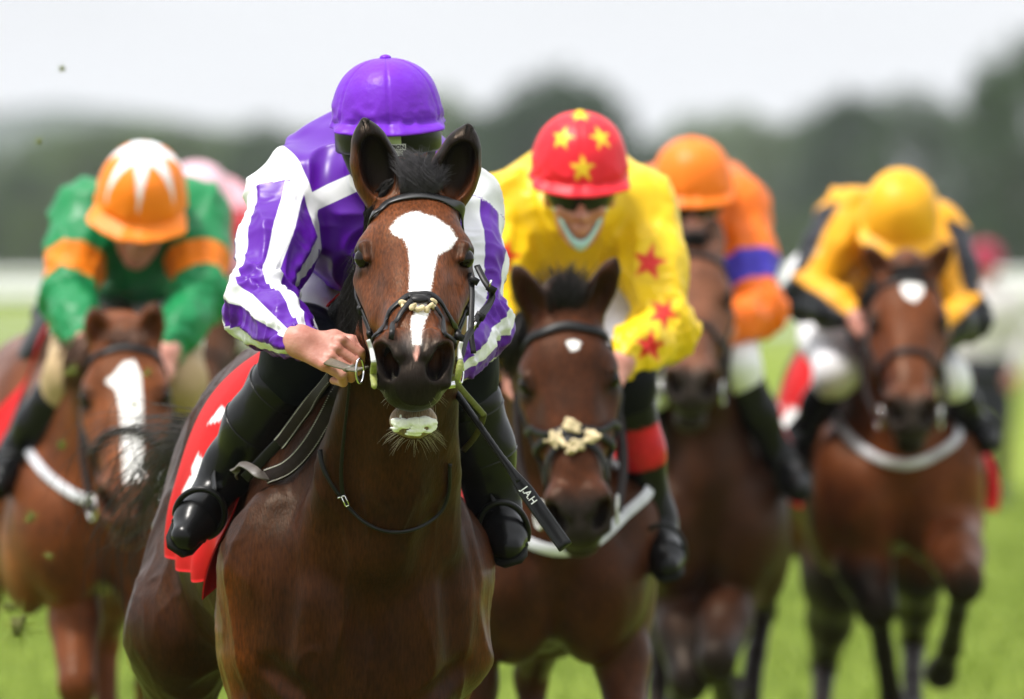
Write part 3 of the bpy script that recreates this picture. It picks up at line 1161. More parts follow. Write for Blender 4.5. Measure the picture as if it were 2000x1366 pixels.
    for sd in 'LR':
        s_ = 1 if sd == 'R' else -1
        hj = hip + lat * 0.085 * s_ + [0, -0.02, -0.03]
        kn, an = g['kn' + sd], g['an' + sd]
        B.chain([(hj, 0.098), (hj * 0.4 + kn * 0.6, 0.082), (kn, 0.068 * j.get('boot_w', 1.0))], 0.05)
        B.cone(kn, 0.068 * j.get('boot_w', 1.0), kn * 0.80 + an * 0.20, 0.056 * j.get('boot_w', 1.0), 0.03)
    V, Q = B.mesh(0.007 if hero else j.get('h', 0.009) * 1.15, None, None, 1)
    N = vnormals(V, Q)
    V = V + N * (0.003 * fbm(V, 10, 3, 2) + 0.003 * (1 - np.abs(fbm(V, 14, 8, 2))))[:, None]
    obj('breeches', V, Q, M_BREECH, root, True, {'col': j['breeches'](V + loc, g, loc)})
    # ---- boots
    for sd in 'LR':
        kn, an, to = g['kn' + sd], g['an' + sd], g['to' + sd]
        T = SDF()
        dn = unit(an - kn)
        top = kn + dn * j.get('boot_top', 0.07)
        sd_ = unit(np.cross(dn, to - an))
        bw = j.get('boot_w', 1.0)
        T.chain([(top, 0.062 * bw), (top * 0.55 + an * 0.45, 0.056 * bw), (top * 0.1 + an * 0.9, 0.042 * bw), (an, 0.040)], 0.03)
        fd = unit(to - an)
        heel = an + dn * 0.045 - fd * 0.035
        ball_ = an * 0.35 + to * 0.65 + dn * 0.030
        T.cone(heel, 0.032, ball_, 0.038, 0.03)
        T.cone(an, 0.040, ball_, 0.036, 0.03)
        T.cone(ball_, 0.038, to + dn * 0.028, 0.029, 0.02)
        V, Q = T.mesh(0.005 if hero else 0.009, None, None, 1)
        N = vnormals(V, Q)
        nearan = np.exp(-(np.linalg.norm(V - an, axis=1) / 0.10) ** 2)
        V = V + N * ((0.0035 * (1 - np.abs(fbm(V, 16, 4, 2))) ** 2 * nearan) + 0.0012 * fbm(V, 12, 6, 2))[:, None]
        tcol = np.tile(np.array(j.get('boot_col', (0.004, 0.004, 0.0042))), (len(V), 1))
        if 'boot_cuff' in j:
            tz = (V - top) @ dn
            c_, z0, z1 = j['boot_cuff']
            tcol = lerp3(tcol, c_, sstep(z0, z0 + 0.008, tz) * (1 - sstep(z1, z1 + 0.008, tz)))
        bt = obj('boot', V, Q, M_BOOTC, root, True, {'col': tcol})
        # welted sole and heel under the foot
        side_v = unit(np.cross(fd, dn))
        ax = np.linspace(0, 1, 12)
        pts = (heel - fd * 0.028)[None] * (1 - ax)[:, None] + (to + dn * 0.02 + fd * 0.026)[None] * ax[:, None] + dn * 0.030
        wd = 0.066 + 0.018 * np.sin(np.clip(ax * 1.3 - 0.15, 0, 1) * math.pi) - 0.025 * (ax > 0.95) - 0.02 * (ax < 0.05)
        v, f = strap_arr(pts, np.tile(-dn, (12, 1)), wd, 0.012)
        obj('sole', v, f, M_BOOTMATT, bt)
        if hero:
            cu = top + dn * 0.002
            th_ = np.linspace(0, 2 * math.pi, 28, endpoint=False)
            xa, ya = unit(np.cross(dn, (0, 1, 0.2))), None
            ya = np.cross(dn, xa)
            for off, rr in ((0.012, 0.0665 * bw), (0.115, 0.0625 * bw)):
                P = cu + dn * off + rr * (np.cos(th_)[:, None] * xa + np.sin(th_)[:, None] * ya)
                P = T.project(P, 0.0012, 3)
                P = np.vstack([P, P[:1]])
                v, f = tube_arr(P, 0.0016, 6)
                obj('piping', v, f, M_BOOT, bt)
    # ---- cap
    build_cap(j, root, hd, Rj, ks)
    # ---- goggles
    if j.get('goggles', True):
        u = np.linspace(-1, 1, 25)
        P, Nn = [], []
        for a in u * R(78):
            P.append(HP(math.sin(a) * 0.083, 0.012 - math.cos(a) * 0.112, -0.046 + j.get('gog_z', 0.0)))
            Nn.append(Rj @ np.array([math.sin(a), -math.cos(a), 0]))
        wd = 0.050 * ks * (1 - 0.35 * np.exp(-(u / 0.10) ** 2) - 0.55 * sstep(0.62, 1.0, np.abs(u)))
        v, f = strap_arr(np.array(P), np.array(Nn), wd, 0.008)
        gg = obj('goggles', v, f, M_LENS, root)
        P2 = [HP(math.sin(a) * 0.098, 0.03 - math.cos(a) * 0.112, 0.02) for a in np.linspace(R(78), R(282), 16)]
        N2 = [Rj @ np.array([math.sin(a), -math.cos(a), 0]) for a in np.linspace(R(78), R(282), 16)]
        v, f = strap_arr(np.array(P2), np.array(N2), 0.022, 0.003)
        obj('goggle_strap', v, f, M_BLACK, gg)
    return root, g, HP, Rj, J


def cap_grid(j, ks, nu=144):
    rx, ry, rz = 0.114, 0.136, j.get('cap_h', 0.128)
    nc = 34
    az = np.linspace(0, 2 * math.pi, nu, endpoint=False)      # 0 = front (-y)
    fr = np.maximum(np.cos(az), 0)
    peak = j.get('peak', 0.030) * sstep(0.15, 0.75, np.cos(az)) + 0.004
    rows = []
    seam = np.exp(-((((az + math.pi / 6) % (math.pi / 3)) - math.pi / 6) * 0.115 / 0.0030) ** 2)
    for i in range(nc):
        u = i / (nc - 1)
        ph = u * R(97)
        hr = np.sin(ph)
        rr = hr ** 0.84
        z = math.cos(ph) * rz + 0.016
        k = 1 + 0.012 * math.sin(u * 9) * 0
        x = np.sin(az) * rx * rr * k
        y = -np.cos(az) * ry * rr * k + 0.008
        P = np.stack([x, y, np.full(nu, z)], 1)
        Nn = unit(P * [1 / rx ** 2, 1 / ry ** 2, 1 / rz ** 2])
        w = 0.0030 * fbm(P * [1, 1, 0.4], 22, 13, 2) * u + 0.006 * sstep(0.72, 0.98, u) * (1 - np.abs(fbm(P * [1.0, 1.0, 2.2], 26, 41, 2))) ** 2
        P = P + Nn * (w - 0.0028 * seam * min(1, u * 4))[:, None]
        rows.append(P)
    base = rows[-1]
    out = unit(np.stack([np.sin(az), -np.cos(az), np.zeros(nu)], 1))
    zdrop = -0.010 * np.cos(az) - 0.004
    for f, dzz in ((0.12, -0.003), (0.45, -0.005), (0.8, -0.008), (0.98, -0.011), (1.02, -0.0135), (0.98, -0.016), (0.8, -0.0165)):
        P = base + out * (peak * f)[:, None]
        P[:, 2] += dzz * (0.4 + 0.6 * fr) + zdrop * f * 0.8
        rows.append(P)
    inn = base * [0.93, 0.93, 1] + [0, 0, -0.010]
    rows.append(inn)
    rows.append(base * [0.86, 0.86, 1] + [0, 0, 0.02])
    V = np.vstack(rows) * ks
    m = len(rows)
    i, jx = np.meshgrid(np.arange(m - 1), np.arange(nu), indexing='ij')
    Q = np.stack([i * nu + jx, (i + 1) * nu + jx, (i + 1) * nu + (jx + 1) % nu, i * nu + (jx + 1) % nu], -1).reshape(-1, 4)
    U = np.repeat(np.arange(m), nu)
    A = np.tile(az, m)
    return V, Q, U, A, nc


def build_cap(j, root, hd, Rj, ks):
    V, Q, U, A, nc = cap_grid(j, ks, 160 if j.get('hero') else 120)
    col = j['cap'](V / ks, U, A, nc)
    W = V @ Rj.T + hd
    c = obj('cap', W, Q, M_CAP, root, True, {'col': col})
    v, f = ball(14, 8)
    v = v * [0.0125, 0.0125, 0.0075] + [0, 0.008, 0.016 + j.get('cap_h', 0.128)]
    obj('button', (v * ks) @ Rj.T + hd, f, M_CAP, c, True, {'col': np.tile(j['cap'](v, np.zeros(len(v)), np.zeros(len(v)), nc)[:1], (len(v), 1))})
    return c


M_SILK = attr_mat('racing silk', 'col', 0.40, 0.24, 0.24, 12.0, 0.012, 0.0, 0.05, ridged=True)
M_CAP = attr_mat('cap silk', 'col', 0.42, 0.22, 0.35, 45.0, 0.006, 0.15, 0.05)
M_BREECH = attr_mat('breeches nylon', 'col', 0.55, 0.08, 0.2, 70.0, 0.003, 0.1, 0.04)
M_BOOTC = attr_mat('boot leather', 'col', 0.27, 0.20, 0.22, 45.0, 0.002, 0.0, 0.2)


def flat(c):
    return lambda V, U, A, nc: np.tile(np.asarray(c, float), (len(V), 1))


def star_mask(x, y, r_out, r_in, n, rot=0.0):
    poly = []
    for q in range(2 * n):
        a = rot + math.pi * q / n
        r = r_out if q % 2 == 0 else r_in
        poly.append((r * math.sin(a), r * math.cos(a)))
    return poly_sd(x, y, poly)


# ================================================================= leading horse, its rider and tack
PURPLE = (0.090, 0.006, 0.300)
PURPLE_D = (0.085, 0.010, 0.34)
WHITE = (0.72, 0.72, 0.75)
M_LEATHER = simple('black bridle leather', (0.005, 0.0045, 0.0045), 0.42, 0.24, 0.3, 60, 0.2, 220, 0.001)
M_RUBBER = simple('brown laced rein rubber', (0.011, 0.006, 0.0045), 0.65, 0.15, 0.3, 60, 0.3, 200, 0.001)
M_THREAD = simple('white stitching', (0.55, 0.52, 0.46), 0.7, 0.3, 0.1, 60, 0)
M_FLEECE = simple('cream sheepskin', (0.62, 0.50, 0.30), 0.9, 0.2, 0.3, 60, 0.6, 180, 0.004)
M_BITWHITE = simple('white bit tape', (0.50, 0.50, 0.48), 0.5, 0.4, 0.1, 60, 0.2, 160)
M_BITGREEN = simple('green bit tape', (0.22, 0.24, 0.06), 0.5, 0.4, 0.25, 60, 0.3, 160)
M_REINEND = simple('olive rein leather', (0.085, 0.075, 0.045), 0.45, 0.5, 0.3, 40, 0.2, 160)
M_FOAM = simple('lip foam', (0.76, 0.77, 0.70), 0.25, 0.5, 0.1, 90, 0.5, 220, 0.003)
M_CLOTH = attr_mat('saddle cloth', 'col', 0.65, 0.15, 0.25, 90.0, 0.003, 0.0, 0.06)
M_WHIP = simple('whip leather', (0.004, 0.004, 0.004), 0.4, 0.25, 0.3, 60, 0.25, 240, 0.001)
M_PRINT = simple('white lettering', (0.78, 0.78, 0.76), 0.6, 0.3, 0.05, 60, 0)
M_PLATE = simple('pale badge', (0.50, 0.50, 0.46), 0.3, 0.5, 0.1, 60, 0)
M_BRASS = simple('brass stud', (0.55, 0.42, 0.18), 0.3, 0.5, 0.1, 60, 0, metal=1.0)
M_REFLECTION = simple('visor patch with painted reflection', (0.36, 0.44, 0.20), 0.18, 0.6, 0.2, 30, 0)  # green reflection on the lens is put into the base colour


def stripe_silk():
    m, nt, b = mat_base('purple and white striped silk')
    g = lambda n: node(nt, 'ShaderNodeAttribute', attribute_name=n).outputs['Fac']
    mt = lambda op, a, c=None: math_node(nt, op, a, c)
    ang = mt('ARCTAN2', g('si'), g('co'))
    st = mt('SINE', mt('ADD', mt('MULTIPLY', ang, 5.0), 2.4))
    mr = node(nt, 'ShaderNodeMapRange')
    nt.links.new(st, mr.inputs['Value'])
    mr.inputs['From Min'].default_value = 0.20
    mr.inputs['From Max'].default_value = 0.28
    sl = mixc(nt, mr.outputs['Result'], PURPLE, WHITE)
    bd = node(nt, 'ShaderNodeMapRange')
    nt.links.new(g('band'), bd.inputs['Value'])
    bd.inputs['From Min'].default_value = 0.0008
    bd.inputs['From Max'].default_value = -0.0008
    to = mixc(nt, bd.outputs['Result'], PURPLE, WHITE)
    ss = node(nt, 'ShaderNodeMapRange')
    nt.links.new(g('seam'), ss.inputs['Value'])
    ss.inputs['From Min'].default_value = -0.0006
    ss.inputs['From Max'].default_value = 0.0006
    c = mixc(nt, ss.outputs['Result'], to, sl)
    n = noise_node(nt, 12.0, 3.0)
    c = mixc(nt, 1.0, c, ramp(nt, n.outputs['Fac'], [(0.3, (0.92,) * 3), (0.7, (1.0,) * 3)]), 'MULTIPLY')
    nt.links.new(c, b.inputs['Base Color'])
    b.inputs['Roughness'].default_value = 0.36
    b.inputs['Specular IOR Level'].default_value = 0.28
    n1 = noise_node(nt, 13.0, 3.0, rough=0.5)
    n1.noise_type = 'RIDGED_MULTIFRACTAL'
    add_bump(nt, b, n1.outputs['Fac'], 0.22, 0.010)
    return m


def math_node(nt, op, a, c=None):
    n = node(nt, 'ShaderNodeMath', operation=op)
    for q, v in enumerate((a, c)):
        if v is None:
            continue
        if isinstance(v, (int, float)):
            n.inputs[q].default_value = v
        else:
            nt.links.new(v, n.inputs[q])
    return n.outputs['Value']


hero_root, S1, HF1, EARS1, hero_body = build_horse(HERO)
RH1, TH1 = HF1
HL = lambda x, a, n: RH1 @ np.array([x, a, n]) + TH1          # head axes -> horse axes
VIEW1 = rotz(-YAW1) @ np.array([0, 1.0, 0])                   # straight ahead along the track, in the horse's axes


def tack(name, label, cat):
    return thing(name, label, cat, (LOC1[0], LOC1[1], 0), YAW1)


def on1(pts, Y0=21.6, off=0.003):
    """Lay bearings onto the horse's skin from the front."""
    P = np.array([L1(px, py, Y0) for px, py in pts])
    return S1.cast(P, VIEW1, off)


def lay(pts, n, w, t, off=0.003):
    P = catmull(pts, n)
    P = S1.project(P, off, 3)
    k = max(3, n // 9)
    P = catmull(np.vstack([P[:-1:k], P[-1:]]), n)
    return strap_arr(P, S1.grad(P), w, t)


# ---- hair of the horse
def grow(base, tip_fn, n, m, jit):
    """n strands; base(i)->(point), tip_fn(i)->list of control points after the root."""
    out = []
    for i in range(n):
        ctrl = [base(i)] + tip_fn(i)
        out.append(catmull(np.array(ctrl), m))
    return np.array(out)


rr = np.random.default_rng(3)
st = []
locks = [(rr.normal(0, 0.013), rr.normal(0.004, 0.019), rr.uniform(0.045, 0.092), rr.normal(0, 0.013)) for q in range(34)]
for i in range(3600):                                          # forelock: soft tuft of locks blown up between the ears
    x0, tx_, L, cv = locks[rr.integers(0, 34)]
    x = x0 + 0.006 + rr.normal(0, 0.006)
    a0 = HL(x, rr.uniform(0.030, 0.060), -0.012 - rr.uniform(0, 0.006))
    L = L * rr.uniform(0.7, 1.08)
    s_ = rr.normal(0, 0.0028, 3)
    st.append(catmull(np.array([a0, a0 + [x * 0.2 + cv * 0.4, -0.024, L * 0.38] + s_ * 0.6, a0 + [tx_ * 0.5 + cv, -0.018, L * 0.75] + s_,
                                a0 + [tx_ * 1.1 - cv * 0.4, 0.004 + 0.02 * abs(cv), L * 1.02] + s_ * 1.8]), 7))
v, f = hairs_arr(st, 0.00036, 0.00012)
obj('forelock', v, f, M_GREYHAIR, hero_root)
st = []
w0 = np.array([0.03, -0.02, 1.44])
for i in range(2400):                                          # mane: falls over one side of the neck, a few hairs flying
    t = rr.random() ** 1.2 * 0.8
    root_p = HL(0, 0.015, -0.045) * (1 - t) + w0 * t + np.array([0.036 * math.sin(t * 3.1), 0, 0]) + [rr.normal(0, 0.008), 0, 0.0]
    L = rr.uniform(0.14, 0.27) * (1 - 0.25 * t)
    sx = -0.048 - 0.02 * rr.random()
    fly = rr.random() ** 6
    st.append(catmull(np.array([root_p, root_p + [sx * 0.75, -0.01, 0.012 * fly - 0.012], root_p + [sx * (1.15 + 0.5 * fly), -0.02 + 0.015 * rr.normal(), -L * 0.5],
                                root_p + [sx * (0.95 + 1.1 * fly) + 0.012 * rr.normal(), -0.03 + 0.02 * rr.normal(), -L * (1.1 - 0.3 * fly)]]), 8))
st = np.array(st)
q_ = st.reshape(-1, 3)
for _ in range(2):
    d_ = S1.eval(q_)
    in_ = np.nonzero(d_ < 0.004)[0]
    q_[in_] += S1.grad(q_[in_]) * (0.004 + 0.008 * rr.random(len(in_)) - d_[in_])[:, None]
st = q_.reshape(st.shape)
v, f = hairs_arr(st, 0.0006, 0.0002)
obj('mane', v, f, M_HAIR, hero_root)
st = []
tl = [np.array([0.0, 1.00, 1.27]), L1(352, 836, 24.85), L1(255, 846, 25.1), L1(200, 900, 25.15), L1(215, 990, 25.2), L1(250, 1105, 25.2)]
for i in range(50):                                            # tail: streams out to the side, then drops
    sp_ = rr.normal(0, 1, 3) * [0.044, 0.05, 0.036]
    c2 = [tl[0] + sp_ * 0.2, tl[1] + sp_ * 0.6, tl[2] + sp_ * 0.9, tl[3] + sp_ * 1.0 + [rr.normal(0, 0.012), 0, 0], tl[4] + sp_ * 1.2 + [rr.normal(0, 0.02), 0, 0],
          tl[5] + sp_ * [1.3, 1, 2.5] + [rr.normal(0, 0.02), 0, rr.normal(0, 0.04)]]
    P = catmull(np.array(c2), 24)[:max(10, int(24 * rr.uniform(0.55, 1.0)))]
    P = P + 0.004 * np.sin(np.linspace(0, 14, len(P)) + rr.uniform(0, 6))[:, None] * rr.normal(0, 1, 3)
    st.append(catmull(P, 14))
for i in range(170):                                           # inner lock cutting the corner
    sp_ = rr.normal(0, 1, 3) * [0.046, 0.05, 0.048]
    c2 = [tl[0] + sp_ * 0.2, L1(356, 872, 24.85) + sp_ * 0.5, L1(312, 950, 25.1) + sp_, L1(272, 985, 25.2) + sp_, L1(252, 1040, 25.2) + sp_ * 1.1, L1(256, 1090, 25.2) + sp_ * [1.2, 1, 2.2]]
    P = catmull(np.array(c2), 14)
    st.append(P + 0.004 * np.sin(np.linspace(0, 11, 14) + rr.uniform(0, 6))[:, None] * rr.normal(0, 1, 3))
v, f = hairs_arr(st, 0.0006, 0.0003)
obj('tail', v, f, simple('tail hair', (0.020, 0.014, 0.011), 0.5, 0.2, 0.5, 40, 0), hero_root)


def sprout(P0, dirs, L, droop, m=5):
    P0 = S1.project(P0, 0.0, 3)
    G = S1.grad(P0)
    out = []
    for p, g_, d, l in zip(P0, G, dirs(G), L):
        out.append(catmull(np.array([p, p + d * l * 0.5, p + d * l + [0, 0, -droop * l * rr.random()]]), m))
    return out


aa = rr.uniform(-1.3, 1.3, 70)
P0 = np.array([HL(math.sin(a) * 0.048, 0.545 + 0.02 * math.cos(a), -0.200 - 0.012 * rr.random()) for a in aa])
sd_ = np.array([RH1 @ np.array([math.sin(a) * 1.4, 0.0, -0.45]) for a in aa])
st = sprout(P0, lambda G: unit(G * 0.6 + sd_ + rr.normal(0, 0.30, (len(G), 3))), rr.uniform(0.010, 0.042, 70), 0.3)
aa = rr.uniform(-1, 1, 26)
P0 = np.array([HL(a * 0.062, 0.575, -0.10 + rr.normal(0, 0.02)) for a in aa])
st += sprout(P0, lambda G: unit(G + rr.normal(0, 0.35, (len(G), 3)) + [0, 0, -0.5]), rr.uniform(0.008, 0.022, 26), 0.2)
v, f = hairs_arr(st, 0.00024, 0.00010)
obj('whiskers', v, f, M_WHISK, hero_root)['kind'] = 'stuff'
st = []
for (b, t, fy, L, sx) in EARS1:                                # fringe along the ear edges
    uu = rr.uniform(0.12, 0.98, 420)
    sg = rr.choice([-1, 1], 420)
    P0 = b + (t - b) * uu[:, None] + sx * (sg * 0.036 * np.sin(np.minimum(1, uu * 1.15) * math.pi * 0.93 + 0.15))[:, None] + fy * 0.012
    dd = unit(sx * (sg * 0.7)[:, None] + fy * rr.uniform(-0.2, 0.8, 420)[:, None] + unit(t - b) * 0.9 + rr.normal(0, 0.2, (420, 3)))
    st += sprout(P0, lambda G: dd, rr.uniform(0.004, 0.011, 420), 0.0, 5)
v, f = hairs_arr(st, 0.0004, 0.0001)
obj('ear_fringe', v, f, M_HAIR, hero_root)
FO = SDF()
aa = rr.uniform(-1.1, 1.1, 110)                                 # froth worked up on the lips
P0 = S1.project(np.array([HL(math.sin(a) * 0.046, 0.555 + 0.028 * math.cos(a), rr.choice([-0.150, -0.158, -0.166, -0.178], p=[0.25, 0.3, 0.3, 0.15]) + rr.normal(0, 0.003)) for a in aa]), 0.001, 3)
for p in P0:
    FO.ell(p, np.array([rr.uniform(0.003, 0.009), rr.uniform(0.002, 0.004), rr.uniform(0.0015, 0.0035)]), 0.004)
v, f = FO.mesh(0.0022, None, None, 1)
obj('mouth_foam', v, f, M_FOAM, hero_root)

# ---- bridle
br = tack('bridle', 'black leather bridle with a crossed noseband on the leading blaze-faced horse', 'bridle')
bb = list(on1([(722, 416), (736, 398), (765, 384), (812, 376), (858, 384), (886, 398), (900, 416)]))
bb = [HL(-0.098, 0.085, -0.12), ] + bb + [HL(0.098, 0.085, -0.12)]
v, f = lay(bb, 60, 0.019, 0.004, 0.0035)
obj('browband', v, f, simple('grey black browband', (0.016, 0.016, 0.017), 0.34, 0.5, 0.2, 40, 0.1, 200, 0.001), br)
hp = [HL(-0.097, 0.09, -0.115), HL(-0.088, 0.02, -0.12), HL(-0.05, -0.035, -0.03), HL(0, -0.045, -0.01), HL(0.05, -0.035, -0.03), HL(0.088, 0.02, -0.12), HL(0.097, 0.09, -0.115)]
v, f = lay(hp, 50, 0.028, 0.005, 0.004)
obj('headpiece', v, f, M_LEATHER, br)
for s in (-1, 1):
    cp = [HL(s * 0.097, 0.09, -0.115), HL(s * 0.108, 0.20, -0.115), HL(s * 0.095, 0.32, -0.12), HL(s * 0.085, 0.42, -0.12), HL(s * 0.082, 0.475, -0.115)]
    v, f = lay(cp, 40, 0.014, 0.005, 0.004)
    obj('cheekpiece', v, f, M_LEATHER, br)
    nb_ = [HL(s * 0.097, 0.10, -0.125), HL(s * 0.112, 0.22, -0.145), HL(s * 0.098, 0.34, -0.14), HL(s * 0.085, 0.42, -0.10)]
    v, f = lay(nb_, 40, 0.011, 0.004, 0.006)
    obj('noseband_hanger', v, f, M_LEATHER, br)
    for a_ in (0.27, 0.36, 0.43):                              # keepers
        p = S1.project(HL(s * 0.10, a_, -0.118)[None], 0.006, 3)
        e = RH1 @ np.array([0, 1.0, 0])
        g_ = S1.grad(p)[0]
        v, f = strap_arr(np.array([p[0] - e * 0.006, p[0], p[0] + e * 0.006]), np.tile(g_, (3, 1)), 0.019, 0.011)
        obj('keeper', v, f, M_LEATHER, br)
    th_l = [HL(s * 0.098, 0.05, -0.13), HL(s * 0.105, 0.13, -0.22), HL(s * 0.07, 0.16, -0.29), HL(0, 0.165, -0.30)]
    v, f = lay(th_l, 30, 0.012, 0.004, 0.004)
    obj('throatlash', v, f, M_LEATHER, br)
for pts in ([(835, 586), (800, 577), (768, 598), (745, 632), (730, 660)], [(790, 582), (828, 576), (858, 596), (876, 630), (886, 662)]):
    P = list(on1(pts))
    s = -1 if pts[-1][0] < 810 else 1
    P += [HL(s * 0.086, 0.42, -0.10), HL(s * 0.075, 0.40, -0.16)]
    v, f = lay(P, 50, 0.0125, 0.004, 0.004)
    obj('noseband', v, f, M_LEATHER, br)
for pts in ([(828, 584), (803, 590), (780, 614), (766, 640), (756, 662)], [(800, 586), (826, 588), (846, 610), (858, 636), (866, 660)]):
    P = list(on1(pts))
    s = -1 if pts[-1][0] < 810 else 1
    P += [HL(s * 0.088, 0.44, -0.10)]
    v, f = lay(P, 46, 0.0105, 0.004, 0.007)
    obj('flash_strap', v, f, M_LEATHER, br)
kn_ = on1([(813, 590)])[0]
gk = S1.grad(kn_[None])[0]
v, f = ball(18, 10)
Fk = frame_to(gk)
obj('noseband_pad', (v * [0.019, 0.012, 0.007]) @ Fk.T + kn_ + gk * 0.004, f, M_LEATHER, br)
FL = SDF()
for px, py, n_ in ((781, 597, 5), (840, 592, 6), (842, 602, 4), (812, 607, 6), (800, 606, 5), (825, 606, 4)):
    c0 = on1([(px, py)], off=0.005)[0]
    for q in range(n_):
        FL.ell(c0 + rr.normal(0, 0.0035, 3), (rr.uniform(0.003, 0.006),) * 3, 0.004)
v, f = FL.mesh(0.002, None, None, 0)
obj('sheepskin_lining', v, f, M_FLEECE, br)
# loose cheek strap standing off the far cheek, with its buckles
lp = [L1(932, 520, 22.45), L1(946, 548, 22.42), L1(961, 574, 22.40), L1(955, 596, 22.38), L1(940, 618, 22.33), L1(925, 640, 22.3), L1(910, 662, 22.26), L1(902, 690, 22.22), L1(896, 708, 22.2)]
P = catmull(np.array(lp), 60)
v, f = strap_arr(P, np.tile(-VIEW1 + np.array([0.2, 0, 0.1]), (60, 1)), 0.0125, 0.006)
obj('loose_cheek_strap', v, f, M_LEATHER, br)
lp2 = [L1(963, 568, 22.41), L1(957, 590, 22.38), L1(943, 606, 22.34), L1(930, 625, 22.3), L1(930, 640, 22.3)]
v, f = strap_arr(catmull(np.array(lp2), 30), np.tile(-VIEW1, (30, 1)), 0.010, 0.005)
obj('strap_tail', v, f, M_LEATHER, br)
lp3 = [L1(918, 535, 22.46), L1(922, 570, 22.42), L1(921, 610, 22.38), L1(920, 650, 22.34), L1(925, 690, 22.32)]
v, f = strap_arr(catmull(np.array(lp3), 30), np.tile(-VIEW1, (30, 1)), 0.011, 0.005)
obj('strap_tail', v, f, M_LEATHER, br)
for c in ((960, 565, 22.39), (938, 618, 22.32), (926, 548, 22.43), (897, 658, 22.24)):
    c0 = L1(*c)
    d = unit(L1(c[0] - 8, c[1] + 14, c[2]) - c0)
    v, f = strap_arr(np.array([c0 - d * 0.007, c0, c0 + d * 0.007]), np.tile(-VIEW1, (3, 1)), 0.020, 0.012)
    obj('keeper', v, f, M_LEATHER, br)
for c in ((957, 552, 22.38), (927, 634, 22.28)):
    v, f = tube_arr(np.array([L1(c[0] - 2, c[1] + 9, c[2]), L1(c[0] + 3, c[1] - 5, c[2])]), 0.0022, 6)
    obj('buckle', v, f, M_METAL, br)

# ---- bit
bi = tack('bit', 'taped white and green bit in the mouth of the leading blaze-faced horse', 'bit')
for s, top, mid, bot in ((-1, (719, 664, 22.18), (730, 708, 22.13), (731, 756, 22.12)), (1, (901, 668, 22.22), (899, 704, 22.2), (893, 742, 22.2))):
    ctr = [L1(*top), L1(top[0] + (7 if s < 0 else -4), (top[1] + mid[1]) / 2, top[2]), L1(*mid)]
    v, f = tube_arr(catmull(np.array(ctr), 14), np.linspace(0.0040, 0.0055, 14), 10)
    obj('bit_cheek', v, f, M_BITWHITE, bi, label='white taped upper bit cheek')
    ctr = [L1(*mid), L1((mid[0] + bot[0]) / 2 + (-1 if s < 0 else 1), (mid[1] + bot[1]) / 2, 22.195), L1(*bot)]
    rad = 0.0054 + 0.0020 * np.sin(np.linspace(0, math.pi, 16)) - 0.0006 * (np.arange(16) % 3 == 0)
    v, f = tube_arr(catmull(np.array(ctr), 16), rad, 12)
    obj('bit_cheek', v, f, M_BITGREEN, bi, label='green taped lower bit cheek')
    th_ = np.linspace(0, 2 * math.pi, 25)
    c0 = L1(703 if s < 0 else 900, 725 if s < 0 else 725, 22.23)
    rw = 0.009 if s < 0 else 0.006
    ring = c0 + np.stack([rw * np.cos(th_), 0.010 * np.cos(th_), 0.024 * np.sin(th_)], 1)
    v, f = tube_arr(ring, 0.0022, 8)
    obj('bit_ring', v, f, M_METAL, bi)
    c1, c2 = HL(s * 0.082, 0.50, -0.125), HL(0, 0.51, -0.132)
    v, f = tube_arr(np.array([c1, c2]), 0.007, 8)
    obj('mouthpiece', v, f, M_METAL, bi)

# ---- reins
rn = tack('reins', 'brown laced rubber reins looping from the leading jockey\'s hand to the bit', 'reins')
vn = -VIEW1
P = catmull(np.array([L1(712, 720, 22.25), L1(695, 722, 22.36), L1(670, 716, 22.52), L1(655, 711, 22.58), L1(640, 706, 22.62)]), 24)
v, f = strap_arr(P, np.tile(vn + np.array([0, 0, 0.5]), (24, 1)), 0.020, 0.005)
obj('rein_end', v, f, M_REINEND, rn)
v, f = strap_arr(P[8:10] , np.tile(vn + np.array([0, 0, 0.5]), (2, 1)), 0.024, 0.009)
obj('keeper', v, f, M_REINEND, rn)


def laced(ctrl, w, n=70, nrm=None, th=0.006):
    P = catmull(np.array(ctrl), n)
    N_ = np.tile(vn + np.array([-0.25, 0, 0.25]) if nrm is None else nrm, (n, 1))
    v, f = strap_arr(P, N_, w, th)
    o = obj('laced_rein', v, f, M_RUBBER, rn)
    T = unit(np.gradient(P, axis=0))
    N_ = unit(N_ - T * np.sum(N_ * T, 1, keepdims=True))
    B = np.cross(T, N_)
    seg = np.linalg.norm(np.diff(P, axis=0), axis=1).sum()
    parts = []
    m = int(seg / 0.0055)
    for sgn, rad in ((1, 0.0007), (-1, 0.0005)):
        for q in range(m):
            u = (q + 0.5) / m * (n - 1)
            i = min(int(u), n - 2)
            p = P[i] * (1 - u + i) + P[i + 1] * (u - i) + B[i] * sgn * w * 0.40 + N_[i] * th * 0.55
            a_, b_ = p - T[i] * 0.0018 - B[i] * 0.001, p + T[i] * 0.0018 + B[i] * 0.001
            vv, ff = tube_arr(np.array([a_, b_]), rad, 5)
            parts.append((vv, ff))
    vv, ff = join(parts)
    obj('stitching', vv, ff, M_THREAD, o)['kind'] = 'stuff'
    return o


def clear1(ctrl, off):
    """Keep a hanging loop off the horse's skin."""
    P = np.array(ctrl)
    d = S1.eval(P)
    return [p if q > off else S1.cast(p[None] - VIEW1 * 0.5, VIEW1, off)[0] for p, q in zip(P, d)]


